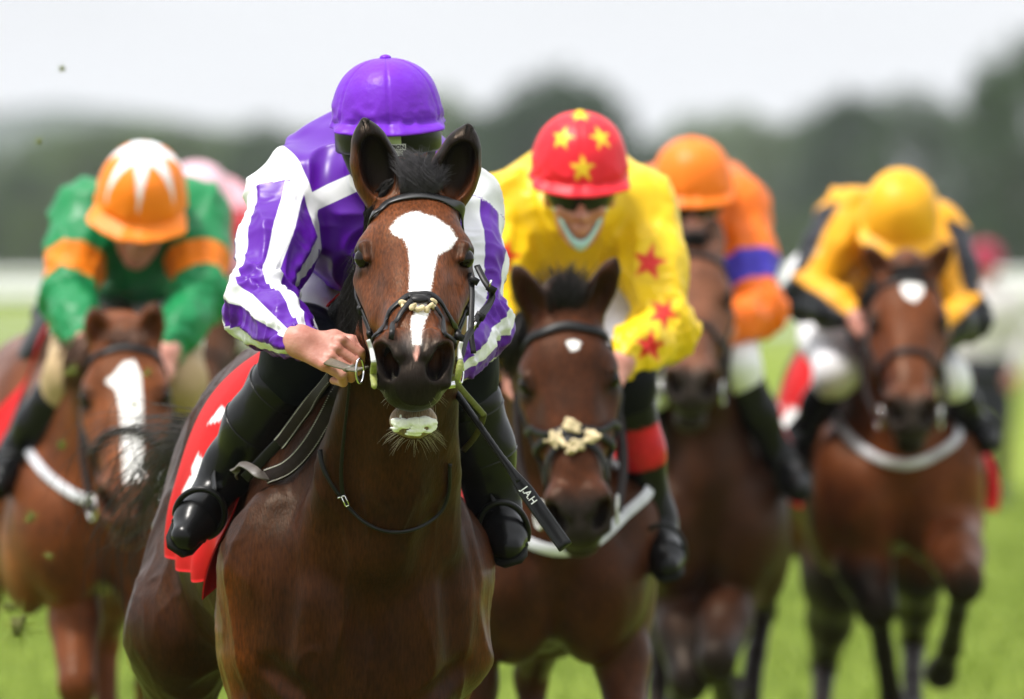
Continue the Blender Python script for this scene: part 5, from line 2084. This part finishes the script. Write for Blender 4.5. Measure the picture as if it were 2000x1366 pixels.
# ---- dark bay with a small star; rider in yellow with red stars
runner(
    dict(loc=(0.020, 27.4), yaw=R(9), girth=0.88, poll=(1100, 578, 26.45), pitch=R(65), hroll=R(-4), drop=-0.13, h=0.010, ear_w=0.74,
         ears=((1004, 518, 26.42), (1204, 503, 26.42)), ear_face=(0.0, -1, 0), coat=(0.050, 0.0155, 0.0070), body=(0.032, 0.0098, 0.0036), warm=(0.095, 0.028, 0.008),
         points_z=0.5, blaze=[[(1098, 668), (1112, 662), (1128, 668), (1122, 682), (1108, 686)]], blaze_o=((1100, 578), 840), forelock_up=0.97,
         label='dark bay racehorse with a tiny star and sheepskin crossed noseband', mat=coat_material('dark bay coat')),
    dict(label='jockey in yellow silks with red stars, red cap and lowered face mask', head=(1132, 338, 27.1), hpitch=R(13), hyaw=R(2), cap_s=1.0, peak=0.022,
         shL=(985, 412, 27.32), shR=(1258, 420, 27.32), elL=(955, 630, 27.1), elR=(1296, 635, 27.1), wrL=(1000, 722, 26.85), wrR=(1213, 712, 26.85),
         hip=(1120, 480, 27.95), knL=(970, 745, 26.95), knR=(1222, 742, 26.95), anL=(950, 1010, 27.05), anR=(1284, 1030, 27.05), toL=(945, 1070, 26.9), toR=(1300, 1085, 26.9),
         boot_top=0.02, boot_w=0.98, boot_cuff=((0.50, 0.012, 0.02), 0.09, 0.19), h=0.0075, hump=0.04,
         jacket=jacket_yellow, cap=cap_stars((0.72, 0.016, 0.03), (0.85, 0.55, 0.03), ((1, 10, 0.28), (33, 42, 0.26), (-31, 42, 0.26), (0, 80, 0.24))), breeches=knee_breeches((0.004, 0.004, 0.006), -0.02)),
    dict(name='b', seed=21, who='the dark bay horse in second place', rider='the yellow and red starred jockey', cross=True, girth=0.955, band=0.022, cheek_white=True,
         cloth_label='red saddle cloth under the yellow and red starred jockey'))
# paper mask pulled under the chin
hm = at(1132, 338, 27.1) + np.array([0, 0, -0.012])
Rm_ = rotz(R(2)) @ rotx(R(13))
rt = thing('face_mask', 'pale blue face mask pulled under the chin of the jockey in yellow', 'mask', tuple(hm), 0)
mv, mf = [], []
for i, a in enumerate(np.linspace(-R(70), R(70), 25)):
    c_ = math.cos(a * 90 / 70) ** 2
    for q, (z, k) in enumerate(((-0.040 - 0.092 * c_, 1.02), (-0.054 - 0.086 * c_, 1.05), (-0.066 - 0.086 * c_, 1.0), (-0.072 - 0.088 * c_, 0.86))):
        mv.append(Rm_ @ np.array([math.sin(a) * 0.071 * k, -0.018 - math.cos(a) * 0.074 * k, z]))
for i in range(24):
    for q in range(3):
        mf.append((i * 4 + q, i * 4 + q + 1, i * 4 + q + 5, i * 4 + q + 4))
obj('mask_sheet', mv, mf, simple('pale blue mask paper', (0.42, 0.66, 0.72), 0.8, 0.2, 0.05, 40, 0.2), rt)

# ---- brown horse; rider all in orange with blue armbands
ORG, BLU = (0.80, 0.155, 0.008), (0.05, 0.035, 0.42)


def jacket_orange(ctx):
    c = np.tile(np.array(ORG), (len(ctx['V']), 1))
    return lerp3(c, BLU, ((ctx['side'] > 0) & (ctx['t'] > 0.56) & (ctx['t'] < 0.82)).astype(float))


runner(
    dict(loc=(0.545, 33.2), yaw=R(2), girth=0.9, ear_w=0.8, poll=(1352, 462, 32.25), pitch=R(46), drop=-0.14, h=0.012, hroll=R(1),
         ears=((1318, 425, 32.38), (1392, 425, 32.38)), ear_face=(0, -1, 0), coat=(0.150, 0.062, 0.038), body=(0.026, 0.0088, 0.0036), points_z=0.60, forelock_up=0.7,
         fore=(((1318, 1130, 32.85), (1345, 1330, 32.6), (1290, 1440, 32.9), (1285, 1510, 32.85)), ((1435, 1130, 32.85), (1400, 1290, 32.45), (1420, 1380, 32.9), (1425, 1350, 33.0))),
         hind=(((1300, 1060, 33.8), (1290, 1230, 34.1), (1280, 1450, 33.8), (1280, 1510, 33.75)), ((1470, 1040, 33.8), (1490, 1190, 34.2), (1462, 1370, 33.9), (1450, 1450, 33.8))),
         leg_w=1.15, label='brown racehorse galloping between the starred jockey and the yellow-capped one', mat=coat_material('brown coat')),
    dict(label='jockey all in orange with blue armbands and an orange cap', head=(1352, 368, 32.8), hpitch=R(12), hyaw=R(0), cap_s=1.0, peak=0.022,
         shL=(1262, 405, 33.0), shR=(1440, 415, 33.0), elL=(1228, 600, 32.8), elR=(1482, 600, 32.8), wrL=(1290, 650, 32.55), wrR=(1415, 645, 32.55),
         hip=(1360, 470, 33.6), knL=(1275, 745, 32.65), knR=(1438, 712, 32.65), anL=(1225, 920, 32.75), anR=(1528, 905, 32.75), toL=(1205, 950, 32.6), toR=(1556, 940, 32.6),
         boot_top=0.03, boot_w=0.95, jacket=jacket_orange, cap=flat((0.86, 0.185, 0.010)), breeches=white_breeches, h=0.009),
    dict(name='c', seed=22, who='the brown horse in third place', rider='the all-orange jockey', cloth_label='red saddle cloth under the all-orange jockey'))

# ---- bright bay with a diamond star; rider in yellow with black sleeves
GOLD, INK = (0.74, 0.33, 0.006), (0.004, 0.004, 0.008)


def jacket_gold(ctx):
    V, j = ctx['V'], ctx['j']
    c = np.tile(np.array(GOLD), (len(V), 1))
    for q, sd in enumerate('LR'):
        on = ctx['side'] == q + 1
        sh, el, wr = [np.asarray(j[k + sd]) for k in ('sh', 'el', 'wr')]
        o = -1 if sd == 'L' else 1
        axx = np.where(ctx['t'] < 1, sh[0] + (el[0] - sh[0]) * ctx['t'], el[0] + (wr[0] - el[0]) * (ctx['t'] - 1))
        axz = np.where(ctx['t'] < 1, sh[2] + (el[2] - sh[2]) * ctx['t'], el[2] + (wr[2] - el[2]) * (ctx['t'] - 1))
        out = (V[:, 0] - axx) * o - 0.9 * (V[:, 2] - axz) * (ctx['t'] > 1)
        c = lerp3(c, INK, on * sstep(0.008, 0.016, out) * (ctx['t'] > 0.1))
    return c


runner(
    dict(loc=(1.11, 34.4), yaw=R(5), poll=(1772, 508, 33.45), ear_w=0.7, girth=0.95, pitch=R(51), drop=-0.08, h=0.012,
         ears=((1690, 478, 33.45), (1856, 474, 33.45)), ear_face=(0, -1, 0), coat=(0.105, 0.033, 0.013), body=(0.098, 0.029, 0.009), warm=(0.17, 0.045, 0.010), points_z=0.72, leg_w=1.25,
         forelock_up=0.35, blaze=[[(1757, 560), (1778, 538), (1802, 552), (1800, 572), (1784, 590), (1764, 578)]], blaze_o=((1772, 508), 660),
         fore=(((1660, 1030, 34.05), (1712, 1185, 33.8), (1742, 1370, 34.0), (1748, 1440, 33.95)), ((1850, 1020, 34.0), (1882, 1135, 33.55), (1856, 1265, 33.95), (1838, 1315, 34.1))),
         hind=(((1632, 1120, 34.95), (1610, 1300, 35.3), (1600, 1450, 34.9), (1596, 1500, 34.85)), ((1790, 1090, 35.0), (1785, 1250, 35.4), (1780, 1400, 35.0), (1780, 1460, 34.95))),
         label='bright bay racehorse with a white diamond star, nearest the right edge', mat=coat_material('bright bay coat')),
    dict(label='jockey in golden yellow silks with black sleeves and golden cap, head bowed', head=(1757, 428, 34.0), hpitch=R(36), hyaw=R(0), hroll=R(4), cap_s=1.0, peak=0.034,
         shL=(1655, 425, 34.25), shR=(1830, 452, 34.25), elL=(1580, 570, 34.0), elR=(1880, 612, 34.0), wrL=(1672, 625, 33.7), wrR=(1835, 655, 33.7),
         hip=(1650, 545, 34.85), knL=(1636, 728, 33.85), knR=(1852, 740, 33.85), anL=(1566, 850, 34.05), anR=(1900, 830, 34.0), toL=(1545, 885, 33.9), toR=(1922, 852, 33.9),
         boot_top=0.04, boot_w=0.92, jacket=jacket_gold, cap=flat((0.78, 0.38, 0.012)), breeches=white_breeches, hump=-0.06, h=0.009),
    dict(name='d', seed=23, who='the bright bay horse with the diamond star', rider='the golden yellow and black jockey', girth=1.03, flare=0.12,
         cloth_label='red and white saddle cloth under the golden yellow and black jockey', cloth_accent=(0.75, 0.74, 0.74)))

# ---- chestnut with a broad blaze; rider in green with orange armbands
GRN, OR2 = (0.006, 0.18, 0.055), (0.82, 0.20, 0.010)


def jacket_green(ctx):
    V, j = ctx['V'], ctx['j']
    c = np.tile(np.array(GRN), (len(V), 1))
    c = lerp3(c, OR2, ((ctx['side'] > 0) & (ctx['wgt'] > 0.75) & (ctx['t'] > 0.60) & (ctx['t'] < 0.90)).astype(float))
    px, py = px_of(V)
    for poly in ([(205, 470), (222, 470), (212, 540), (200, 520)], [(345, 470), (358, 470), (352, 530), (342, 540)]):
        c = lerp3(c, OR2, (1 - sstep(-2, 2, poly_sd(px, py, poly))) * (ctx['side'] == 0))
    return c


runner(
    dict(loc=(-1.15, 30.35), yaw=R(9), poll=(242, 635, 29.4), ear_w=0.75, pitch=R(52), drop=-0.08, h=0.011, hroll=R(-2),
         ears=((181, 604, 29.40), (303, 592, 29.40)), ear_face=(0, -1, 0), coat=(0.135, 0.042, 0.015), body=(0.105, 0.031, 0.0105), warm=(0.22, 0.08, 0.035), points=0.15, points_z=0.5, mz=0.5,
         muzzle=(0.10, 0.05, 0.04), forelock_up=0.3,
         blaze=[[(242, 706), (262, 704), (274, 730), (277, 800), (276, 870), (280, 930), (240, 940), (236, 870), (234, 800), (226, 760), (204, 744), (222, 730)]], blaze_o=((242, 635), 752),
         fore=(((140, 1060, 30.05), (150, 1340, 29.75), (155, 1600, 30.0), (155, 1660, 29.95)), ((300, 1060, 30.05), (290, 1280, 29.7), (285, 1400, 30.1), (285, 1460, 30.2))),
         label='chestnut racehorse with a long white blaze at the left edge', mat=coat_material('chestnut coat')),
    dict(label='jockey in green silks with orange armbands and white-starred orange cap, head bowed', hump=-0.04, head=(276, 390, 30.0), hpitch=R(31), hyaw=R(-3), hroll=R(6), cap_s=1.02, peak=0.044,
         shL=(165, 428, 30.2), shR=(388, 426, 30.2), elL=(135, 575, 30.0), elR=(390, 570, 30.0), wrL=(166, 668, 29.75), wrR=(328, 690, 29.75),
         hip=(250, 520, 30.9), knL=(146, 735, 29.85), knR=(345, 745, 29.85), anL=(36, 885, 30.0), anR=(392, 930, 30.0), toL=(8, 935, 29.85), toR=(400, 970, 29.85),
         boot_top=0.10, boot_w=1.12, jacket=jacket_green, cap=cap_bigstar((0.84, 0.21, 0.012), (0.80, 0.79, 0.82)), goggles=True, h=0.0085,
         breeches=lambda V, g, loc: lerp3(white_breeches(V, g, loc), (0.42, 0.30, 0.17), (V[:, 2] < 1.45).astype(float) * (V[:, 1] < 30.2))),
    dict(name='e', seed=24, who='the chestnut horse on the left', rider='the green and orange jockey', girth=1.00, hair=simple('chestnut mane', (0.10, 0.04, 0.018), 0.5, 0.4, 0.3, 60, 0.1),
         cloth_y1=-0.02, lean=0.20, cloth_label='red saddle cloth under the green and orange jockey'))

# ---- brown horse almost hidden behind the green rider; its jockey in pink
def jacket_pink(ctx):
    c = np.tile(np.array((0.72, 0.36, 0.42)), (len(ctx['V']), 1))
    return lerp3(c, (0.62, 0.06, 0.07), (ctx['side'] == 2).astype(float) * (ctx['t'] < 0.6))


runner(
    dict(loc=(-1.03, 38.7), yaw=R(2), poll=(398, 530, 37.7), pitch=R(52), drop=-0.05, h=0.013,
         ears=((368, 500, 37.8), (428, 500, 37.8)), ear_face=(0, -1, 0), coat=(0.07, 0.030, 0.017), body=(0.05, 0.020, 0.011), points_z=0.6, forelock_up=0.4,
         label='dark brown racehorse mostly hidden behind the green and orange jockey', mat=coat_material('seal brown coat')),
    dict(label='jockey in pink silks and pale pink cap behind the green and orange jockey', head=(385, 402, 38.2), hpitch=R(16), hyaw=0, cap_s=1.0, peak=0.022,
         shL=(318, 435, 38.4), shR=(450, 430, 38.4), elL=(300, 560, 38.2), elR=(470, 560, 38.2), wrL=(345, 610, 37.95), wrR=(440, 628, 37.95),
         hip=(400, 480, 39.0), knL=(330, 660, 38.1), knR=(452, 650, 38.1), anL=(300, 800, 38.2), anR=(480, 800, 38.2), toL=(295, 830, 38.0), toR=(490, 830, 38.0),
         boot_top=0.05, jacket=jacket_pink, cap=flat((0.74, 0.46, 0.54)), breeches=white_breeches, h=0.010),
    dict(name='f', seed=25, who='the dark brown horse behind the chestnut', rider='the pink jockey', cloth_label='red saddle cloth under the pink jockey'))


# ================================================================= the racecourse
def ground_mat():
    m, nt, b = mat_base('turf')
    tc = node(nt, 'ShaderNodeTexCoord')
    n1 = noise_node(nt, 0.06, 5.0, tc.outputs['Object'], (1.0, 0.25, 1))
    n2 = noise_node(nt, 1.6, 5.0, tc.outputs['Object'], (1.0, 0.5, 1))
    n3 = noise_node(nt, 40.0, 3.0, tc.outputs['Object'])
    c1 = ramp(nt, n1.outputs['Fac'], [(0.32, (0.138, 0.196, 0.017)), (0.68, (0.190, 0.244, 0.028))])
    c2 = ramp(nt, n2.outputs['Fac'], [(0.3, (0.80, 0.82, 0.7)), (0.7, (1.15, 1.12, 1.2))])
    c3 = ramp(nt, n3.outputs['Fac'], [(0.3, (0.75, 0.75, 0.75)), (0.7, (1.2, 1.2, 1.2))])
    c = mixc(nt, 1.0, mixc(nt, 1.0, c1, c2, 'MULTIPLY'), c3, 'MULTIPLY')
    nt.links.new(c, b.inputs['Base Color'])
    b.inputs['Roughness'].default_value = 0.9
    b.inputs['Specular IOR Level'].default_value = 0.15
    add_bump(nt, b, n3.outputs['Fac'], 0.6, 0.03)
    return m


gv, gf = [], []
gx = np.concatenate([np.linspace(-3000, -60, 12), np.linspace(-40, 40, 41), np.linspace(60, 3000, 12)])
gy = np.concatenate([np.linspace(-1500, -30, 8), np.linspace(-10, 120, 60), np.linspace(150, 3200, 30)])
P = np.array([(x, y, 0.0) for y in gy for x in gx])
P[:, 2] = 0.012 * vnoise(P, 0.35, 3) * (np.abs(P[:, 0]) < 45)
nx_ = len(gx)
gf = np.array([(r * nx_ + c, r * nx_ + c + 1, (r + 1) * nx_ + c + 1, (r + 1) * nx_ + c) for r in range(len(gy) - 1) for c in range(nx_ - 1)])
g_ = obj('ground', P, gf, ground_mat())
g_['kind'] = 'structure'

# blades of turf where the field gallops and just behind it
r3 = np.random.default_rng(77)
nb = 150000
yy = 19 + 62 * r3.random(nb) ** 1.2
xx = (r3.random(nb) - 0.5) * 2 * (2.2 + yy * 0.075)
hh = r3.uniform(0.03, 0.085, nb)
aa = r3.uniform(0, 2 * math.pi, nb)
ww = 0.0045 + 0.002 * r3.random(nb)
lean = r3.normal(0, 0.03, (nb, 2))
V = np.zeros((nb, 3, 3))
V[:, 0] = np.stack([xx - np.cos(aa) * ww, yy - np.sin(aa) * ww, np.full(nb, -0.005)], 1)
V[:, 1] = np.stack([xx + np.cos(aa) * ww, yy + np.sin(aa) * ww, np.full(nb, -0.005)], 1)
V[:, 2] = np.stack([xx + lean[:, 0], yy + lean[:, 1], hh], 1)
gt = obj('grass', V.reshape(-1, 3), np.arange(nb * 3).reshape(-1, 3), simple('grass blade', (0.145, 0.205, 0.024), 0.7, 0.25, 0.35, 2.0, 0), None, False)
gt['kind'] = 'stuff'
tag(gt, 'short bright green turf blades of the racetrack', 'grass')

# ---- far ridge
def ridge(name, Y, x0, x1, hfun, col, seed):
    n = 160
    xs = np.linspace(x0, x1, n)
    V = []
    for d, k in ((0, 0.0), (60, 0.7), (140, 1.0), (320, 0.6), (520, 0.0)):
        for x in xs:
            V.append((x, Y + d, hfun(x) * k + (6 * vnoise(np.array([[x * 0.02, d * 0.02, 0]]), 1.0, seed)[0] if k > 0.5 else 0) - 0.5))
    F_ = np.array([(r * n + c, r * n + c + 1, (r + 1) * n + c + 1, (r + 1) * n + c) for r in range(4) for c in range(n - 1)])
    o = obj(name, V, F_, simple('wooded hill ' + name, col, 0.95, 0.1, 0.3, 0.02, 0.5, 0.15, 2.0))
    o['kind'] = 'structure'
    return o


ridge('hills', 2300, -1400, 1400, lambda x: 25 - 0.09 * x * (x > 0) * (x < 120) - 10 * (x >= 120) + 6 * math.sin(x * 0.016 + 2.6) + 3 * math.sin(x * 0.043), (0.045, 0.062, 0.045), 5)

# ---- trees
M_BARK = simple('bark', (0.075, 0.055, 0.040), 0.9, 0.2, 0.35, 8, 0.6, 20, 0.02)


def leaf_mat(name, c):
    m, nt, b = mat_base(name)
    n = noise_node(nt, 0.55, 3.0)
    nt.links.new(ramp(nt, n.outputs['Fac'], [(0.3, tuple(v * 0.62 for v in c)), (0.7, tuple(v * 1.4 for v in c))]), b.inputs['Base Color'])
    b.inputs['Roughness'].default_value = 0.8
    b.inputs['Specular IOR Level'].default_value = 0.02
    return m


M_LEAF = [leaf_mat('dark leaves', (0.026, 0.054, 0.018)), leaf_mat('olive leaves', (0.072, 0.112, 0.032)), leaf_mat('mid green leaves', (0.038, 0.072, 0.022)),
          leaf_mat('grey green leaves', (0.100, 0.150, 0.056))]


def tree_proto(seed, h, w, nclump=90, nleaf=60):
    """Vertices of trunk with limbs, and of a crown of many leaf sprays; base at the origin."""
    r = np.random.default_rng(seed)
    parts = []
    th = h * 0.34
    parts.append(tube_arr(np.array([(0, 0, -0.2), (0.05 * w * r.normal() * 0.2, 0, th * 0.5), (0.1 * r.normal(), 0.1 * r.normal(), th), (0.2 * r.normal(), 0.2 * r.normal(), h * 0.72)]), np.array([0.040, 0.030, 0.024, 0.008]) * h, 9))
    cl = []
    for q in range(nclump):
        a = r.uniform(0, 2 * math.pi)
        zz = r.uniform(0.16, 1.0)
        prof = math.sin(math.pi * min(1, (zz * 0.86 + 0.10))) ** 0.7
        rad = w * 0.5 * prof * math.sqrt(r.uniform(0.15, 1.0)) * r.uniform(0.8, 1.12)
        cl.append((rad * math.cos(a), rad * math.sin(a), h * zz * 0.95, w * r.uniform(0.09, 0.17)))
    for q in range(9):
        c = cl[q * 5]
        p0 = np.array([0, 0, th * r.uniform(0.7, 1.6)])
        p1 = np.array(c[:3])
        parts.append(tube_arr(np.array([p0, p0 * 0.5 + p1 * 0.5 + [0, 0, -0.04 * h], p1]), np.array([0.014, 0.009, 0.003]) * h, 6))
    tv, tf = join(parts)
    n = nclump * nleaf
    C = np.repeat(np.array(cl), nleaf, 0)
    d = unit(r.normal(0, 1, (n, 3))) * (r.random(n) ** 0.4)[:, None]
    ctr = C[:, :3] + d * C[:, 3:4] * [1, 1, 0.8]
    u = unit(r.normal(0, 1, (n, 3)))
    v = unit(np.cross(u, r.normal(0, 1, (n, 3))))
    s = (0.022 * w * r.uniform(0.7, 1.4, n))[:, None]
    L = np.stack([ctr - u * s, ctr + v * s * 0.55, ctr + u * s, ctr - v * s * 0.55], 1).reshape(-1, 3)
    return (tv, tf), (L, np.arange(n * 4).reshape(-1, 4))


PROTO = [tree_proto(100 + q, 1.0, (0.95, 0.8, 1.15, 0.7, 1.0)[q]) for q in range(5)]
PMESH = {}
TREES = []


def tree(px, Y, top_py, wpx, kind, mi, label, group='trees along the far side of the course'):
    h = CAM_H + (500 - top_py) / F_PX * Y
    w = 1.35 * wpx / F_PX * Y
    p = at(px, 500, Y)
    rt = thing('tree', label, 'tree', (p[0], p[1], 0), 0, group)
    key = (kind, mi)
    if key not in PMESH:
        (tv, tf), (lv, lf) = PROTO[kind]
        a = obj('trunk', tv, tf, M_BARK, rt)
        b = obj('crown', lv, lf, M_LEAF[mi], rt, False)
        PMESH[key] = (a.data, b.data)
    else:
        for nm, me in zip(('trunk', 'crown'), PMESH[key]):
            o = bpy.data.objects.new(nm, me)
            COL.objects.link(o)
            o.parent = rt
    w0 = (0.95, 0.8, 1.15, 0.7, 1.0)[kind]
    rt.scale = (w / w0, w / w0, h)
    rt.rotation_euler = (0, 0, r3.uniform(0, 6.28))
    TREES.append(rt)


# left: a long grey-green wood, its trees rising and falling
spots = [
    (-60, 760, 285, 190, 0, 3, 'grey-green tree at the far left edge of the wood'),
    (45, 700, 330, 170, 1, 2, 'low green tree above the left end of the white rail'),
    (110, 760, 262, 190, 2, 3, 'pale tree with a wide crown, second along the left wood'),
    (200, 720, 250, 180, 0, 1, 'olive tree above the orange starred cap'),
    (270, 780, 232, 200, 4, 3, 'tall olive-grey tree left of the pink cap'),
    (350, 740, 246, 180, 1, 1, 'olive tree directly behind the pink cap'),
    (430, 780, 258, 200, 2, 3, 'pale broad tree between the pink cap and the purple sleeve'),
    (520, 720, 246, 190, 0, 2, 'green tree beside the purple and white shoulder'),
    (600, 760, 250, 190, 4, 1, 'olive tree touching the purple shoulder'),
    (680, 760, 262, 170, 1, 2, 'green tree behind the purple cap'),
    (770, 740, 230, 190, 2, 3, 'broad pale tree hidden behind the purple cap'),
    (860, 800, 190, 200, 0, 3, 'grey-green tree right of the purple cap'),
    (975, 640, 205, 190, 4, 0, 'dark tree left of the red starred cap'),
    (1075, 620, 150, 250, 2, 0, 'tall dark round tree behind the red starred cap'),
    (1165, 640, 175, 150, 0, 0, 'dark tree on the right shoulder of the round tree'),
    (1270, 860, 275, 150, 1, 2, 'low green tree between the red and orange caps'),
    (1350, 900, 235, 180, 2, 3, 'pale distant tree above the orange cap'),
    (1440, 880, 225, 180, 0, 3, 'pale distant tree right of the orange cap'),
    (1530, 860, 235, 170, 4, 1, 'olive tree midway between the orange and golden caps'),
    (1600, 820, 215, 160, 1, 2, 'green tree left of the big dark trees on the right'),
    (1675, 640, 188, 190, 2, 0, 'dark broad tree left of the golden cap'),
    (1780, 620, 182, 200, 0, 2, 'dark green tree above the golden cap'),
    (1860, 660, 215, 130, 3, 1, 'narrow olive tree right of the golden cap'),
    (1935, 540, 135, 150, 1, 0, 'tall dark tree near the right edge'),
    (2010, 470, 60, 200, 4, 2, 'tallest tree, cut by the right edge'),
]
for s in spots:
    tree(*s)
for k, (px, Y, tp, wp, kd, mi) in enumerate([(px, 600 + 60 * r3.random(), 395 + 40 * r3.random(), 110, int(r3.integers(0, 5)), int(r3.choice([0, 2, 1]))) for px in range(-40, 2080, 62)]):
    tree(px, Y, tp, wp, kd, mi, 'low dark bush in the long hedge below the far wood', 'bushes of the far hedge')

# ---- running rails
M_RAIL = simple('white rail plastic', (0.80, 0.80, 0.79), 0.4, 0.4, 0.04, 10, 0.05)


def rail(label, A, B, n, z_top=1.2, bow=0.0):
    A, B = np.array(A, float), np.array(B, float)
    rt = thing('running_rail', label, 'rail', tuple((A + B) / 2), 0)
    c0 = (A + B) / 2
    t = np.linspace(0, 1, n)
    P = A * (1 - t)[:, None] + B * t[:, None]
    P[:, 1] += bow * np.sin(t * math.pi)
    P = P - c0
    Nn = np.tile([0, -1.0, 0], (n, 1))
    v, f = strap_arr(P + [0, 0, z_top], Nn, 0.22, 0.12)
    obj('top_rail', v, f, M_RAIL, rt)
    v, f = strap_arr(P + [0, 0.02, z_top - 0.42], Nn, 0.10, 0.06)
    obj('lower_rail', v, f, M_RAIL, rt)
    pv, pf = tube_arr(np.array([(0, 0.35, -0.1), (0, 0.28, 0.35), (0, 0.12, z_top - 0.3), (0, 0.03, z_top - 0.02)]), 0.038, 8)
    me = None
    for q in range(0, n):
        if me is None:
            o = obj('post', pv + P[q], pf, M_RAIL, rt)
            o.data.transform(Matrix.Translation(Vector(-P[q])))
            o.location = P[q]
            me = o.data
        else:
            o = bpy.data.objects.new('post', me)
            COL.objects.link(o)
            o.parent = rt
            o.location = P[q]


rail('nearer white running rail crossing the course behind the field', (-12, 118, 0), (14, 132, 0), 14, 1.22, 3)
rail('farther white running rail, higher in view, beyond the nearer one', (-20, 172, 0), (22, 186, 0), 20, 1.28, 4)

# ---- bystander by the rail
jb = dict(label='distant person in burgundy beside the rail, right of the black sleeve', head=np.array([3.12, 75, 1.60]), hpitch=R(5), cap_s=1.0, goggles=False, peak=0.02,
          shL=np.array([2.94, 75, 1.36]), shR=np.array([3.30, 75, 1.36]), elL=np.array([2.88, 75, 1.10]), elR=np.array([3.36, 75, 1.10]), wrL=np.array([2.92, 74.9, 0.88]), wrR=np.array([3.32, 74.9, 0.88]),
          hip=np.array([3.12, 75, 0.92]), knL=np.array([3.02, 74.97, 0.50]), knR=np.array([3.22, 74.97, 0.50]), anL=np.array([3.02, 75, 0.10]), anR=np.array([3.22, 75, 0.10]),
          toL=np.array([3.0, 74.85, 0.06]), toR=np.array([3.24, 74.85, 0.06]), jacket=solid((0.62, 0.58, 0.58)), cap=flat((0.30, 0.02, 0.05)), breeches=lambda V, g, loc: np.tile(np.array((0.03, 0.03, 0.04)), (len(V), 1)), h=0.02, fold=0.6)
build_jockey(jb)[0]['category'] = 'person'

# ---- clods kicked up
M_CLOD = simple('turf clod', (0.10, 0.10, 0.03), 0.9, 0.2, 0.6, 60, 0.6, 90, 0.01)
for px, py, Y, s, lab in ((122, 135, 26, 0.0055, 'tiny dark clod of turf high in the sky at the left'), (76, 276, 26, 0.0055, 'small clod of turf in the air left of the orange cap'),
                          (35, 1225, 26.5, 0.024, 'largest grassy clod flying by the chestnut\'s foreleg'), (140, 725, 27.5, 0.010, 'straw-coloured clod by the chestnut\'s shoulder strap'),
                          (288, 728, 27.5, 0.007, 'clod in front of the chestnut\'s blaze'), (262, 790, 27.2, 0.006, 'small clod beside the flying tail'), (120, 870, 27.0, 0.008, 'clod in front of the chestnut\'s shoulder'),
                          (60, 1010, 27.0, 0.009, 'yellowish clod by the chestnut\'s knee'), (20, 1190, 26.4, 0.012, 'clod just above the largest clod'), (95, 1085, 26.8, 0.007, 'small clod below the chestnut\'s chest')):
    rt = thing('turf_clod', lab, 'clod', tuple(at(px, py, Y)), 0, 'clods of turf kicked up')
    A_ = SDF()
    for q in range(7):
        A_.ell(r3.normal(0, 0.5, 3) * s, np.abs(r3.normal(0.45, 0.12, 3)) * s, 0.3 * s)
    v, f = A_.mesh(s * 0.14)
    obj('earth', v, f, M_CLOD, rt)
    st = [catmull(np.array([p, p + d * 0.5, p + d + [0, 0, 0.3 * s]]), 4) for p, d in ((r3.normal(0, 0.3, 3) * s, unit(r3.normal(0, 1, 3)) * s * r3.uniform(0.8, 3.2)) for q in range(60))]
    v, f = hairs_arr(st, 0.05 * s, 0.008 * s)
    obj('blades', v, f, simple('torn grass', (0.20, 0.24, 0.04), 0.7, 0.2, 0.4, 60, 0), rt)


# ---- the moist air of the far distance
hx, hy0, hy1, hz0, hz1 = 3100.0, -1600.0, 3300.0, -1.5, 60.0
V = [(x, y, z) for z in (hz0, hz1) for (x, y) in ((-hx, hy0), (hx, hy0), (hx, hy1), (-hx, hy1))]
hz_ = None
hz = obj('haze', V, [(0, 3, 2, 1), (4, 5, 6, 7), (0, 1, 5, 4), (1, 2, 6, 5), (2, 3, 7, 6), (3, 0, 4, 7)], None, None, False, mats=[])
hm_ = bpy.data.materials.new('haze air')
hm_.use_nodes = True
hm_.node_tree.nodes.clear()
ho_ = hm_.node_tree.nodes.new('ShaderNodeOutputMaterial')
hv_ = hm_.node_tree.nodes.new('ShaderNodeVolumePrincipled')
hv_.inputs['Color'].default_value = (0.92, 0.95, 1.0, 1)
hv_.inputs['Density'].default_value = 0.00013
hv_.inputs['Anisotropy'].default_value = 0.2
hm_.node_tree.links.new(hv_.outputs['Volume'], ho_.inputs['Volume'])
hz.data.materials.append(hm_)
hz['kind'] = 'stuff'
tag(hz, 'thin pale haze over the whole racecourse', 'haze')
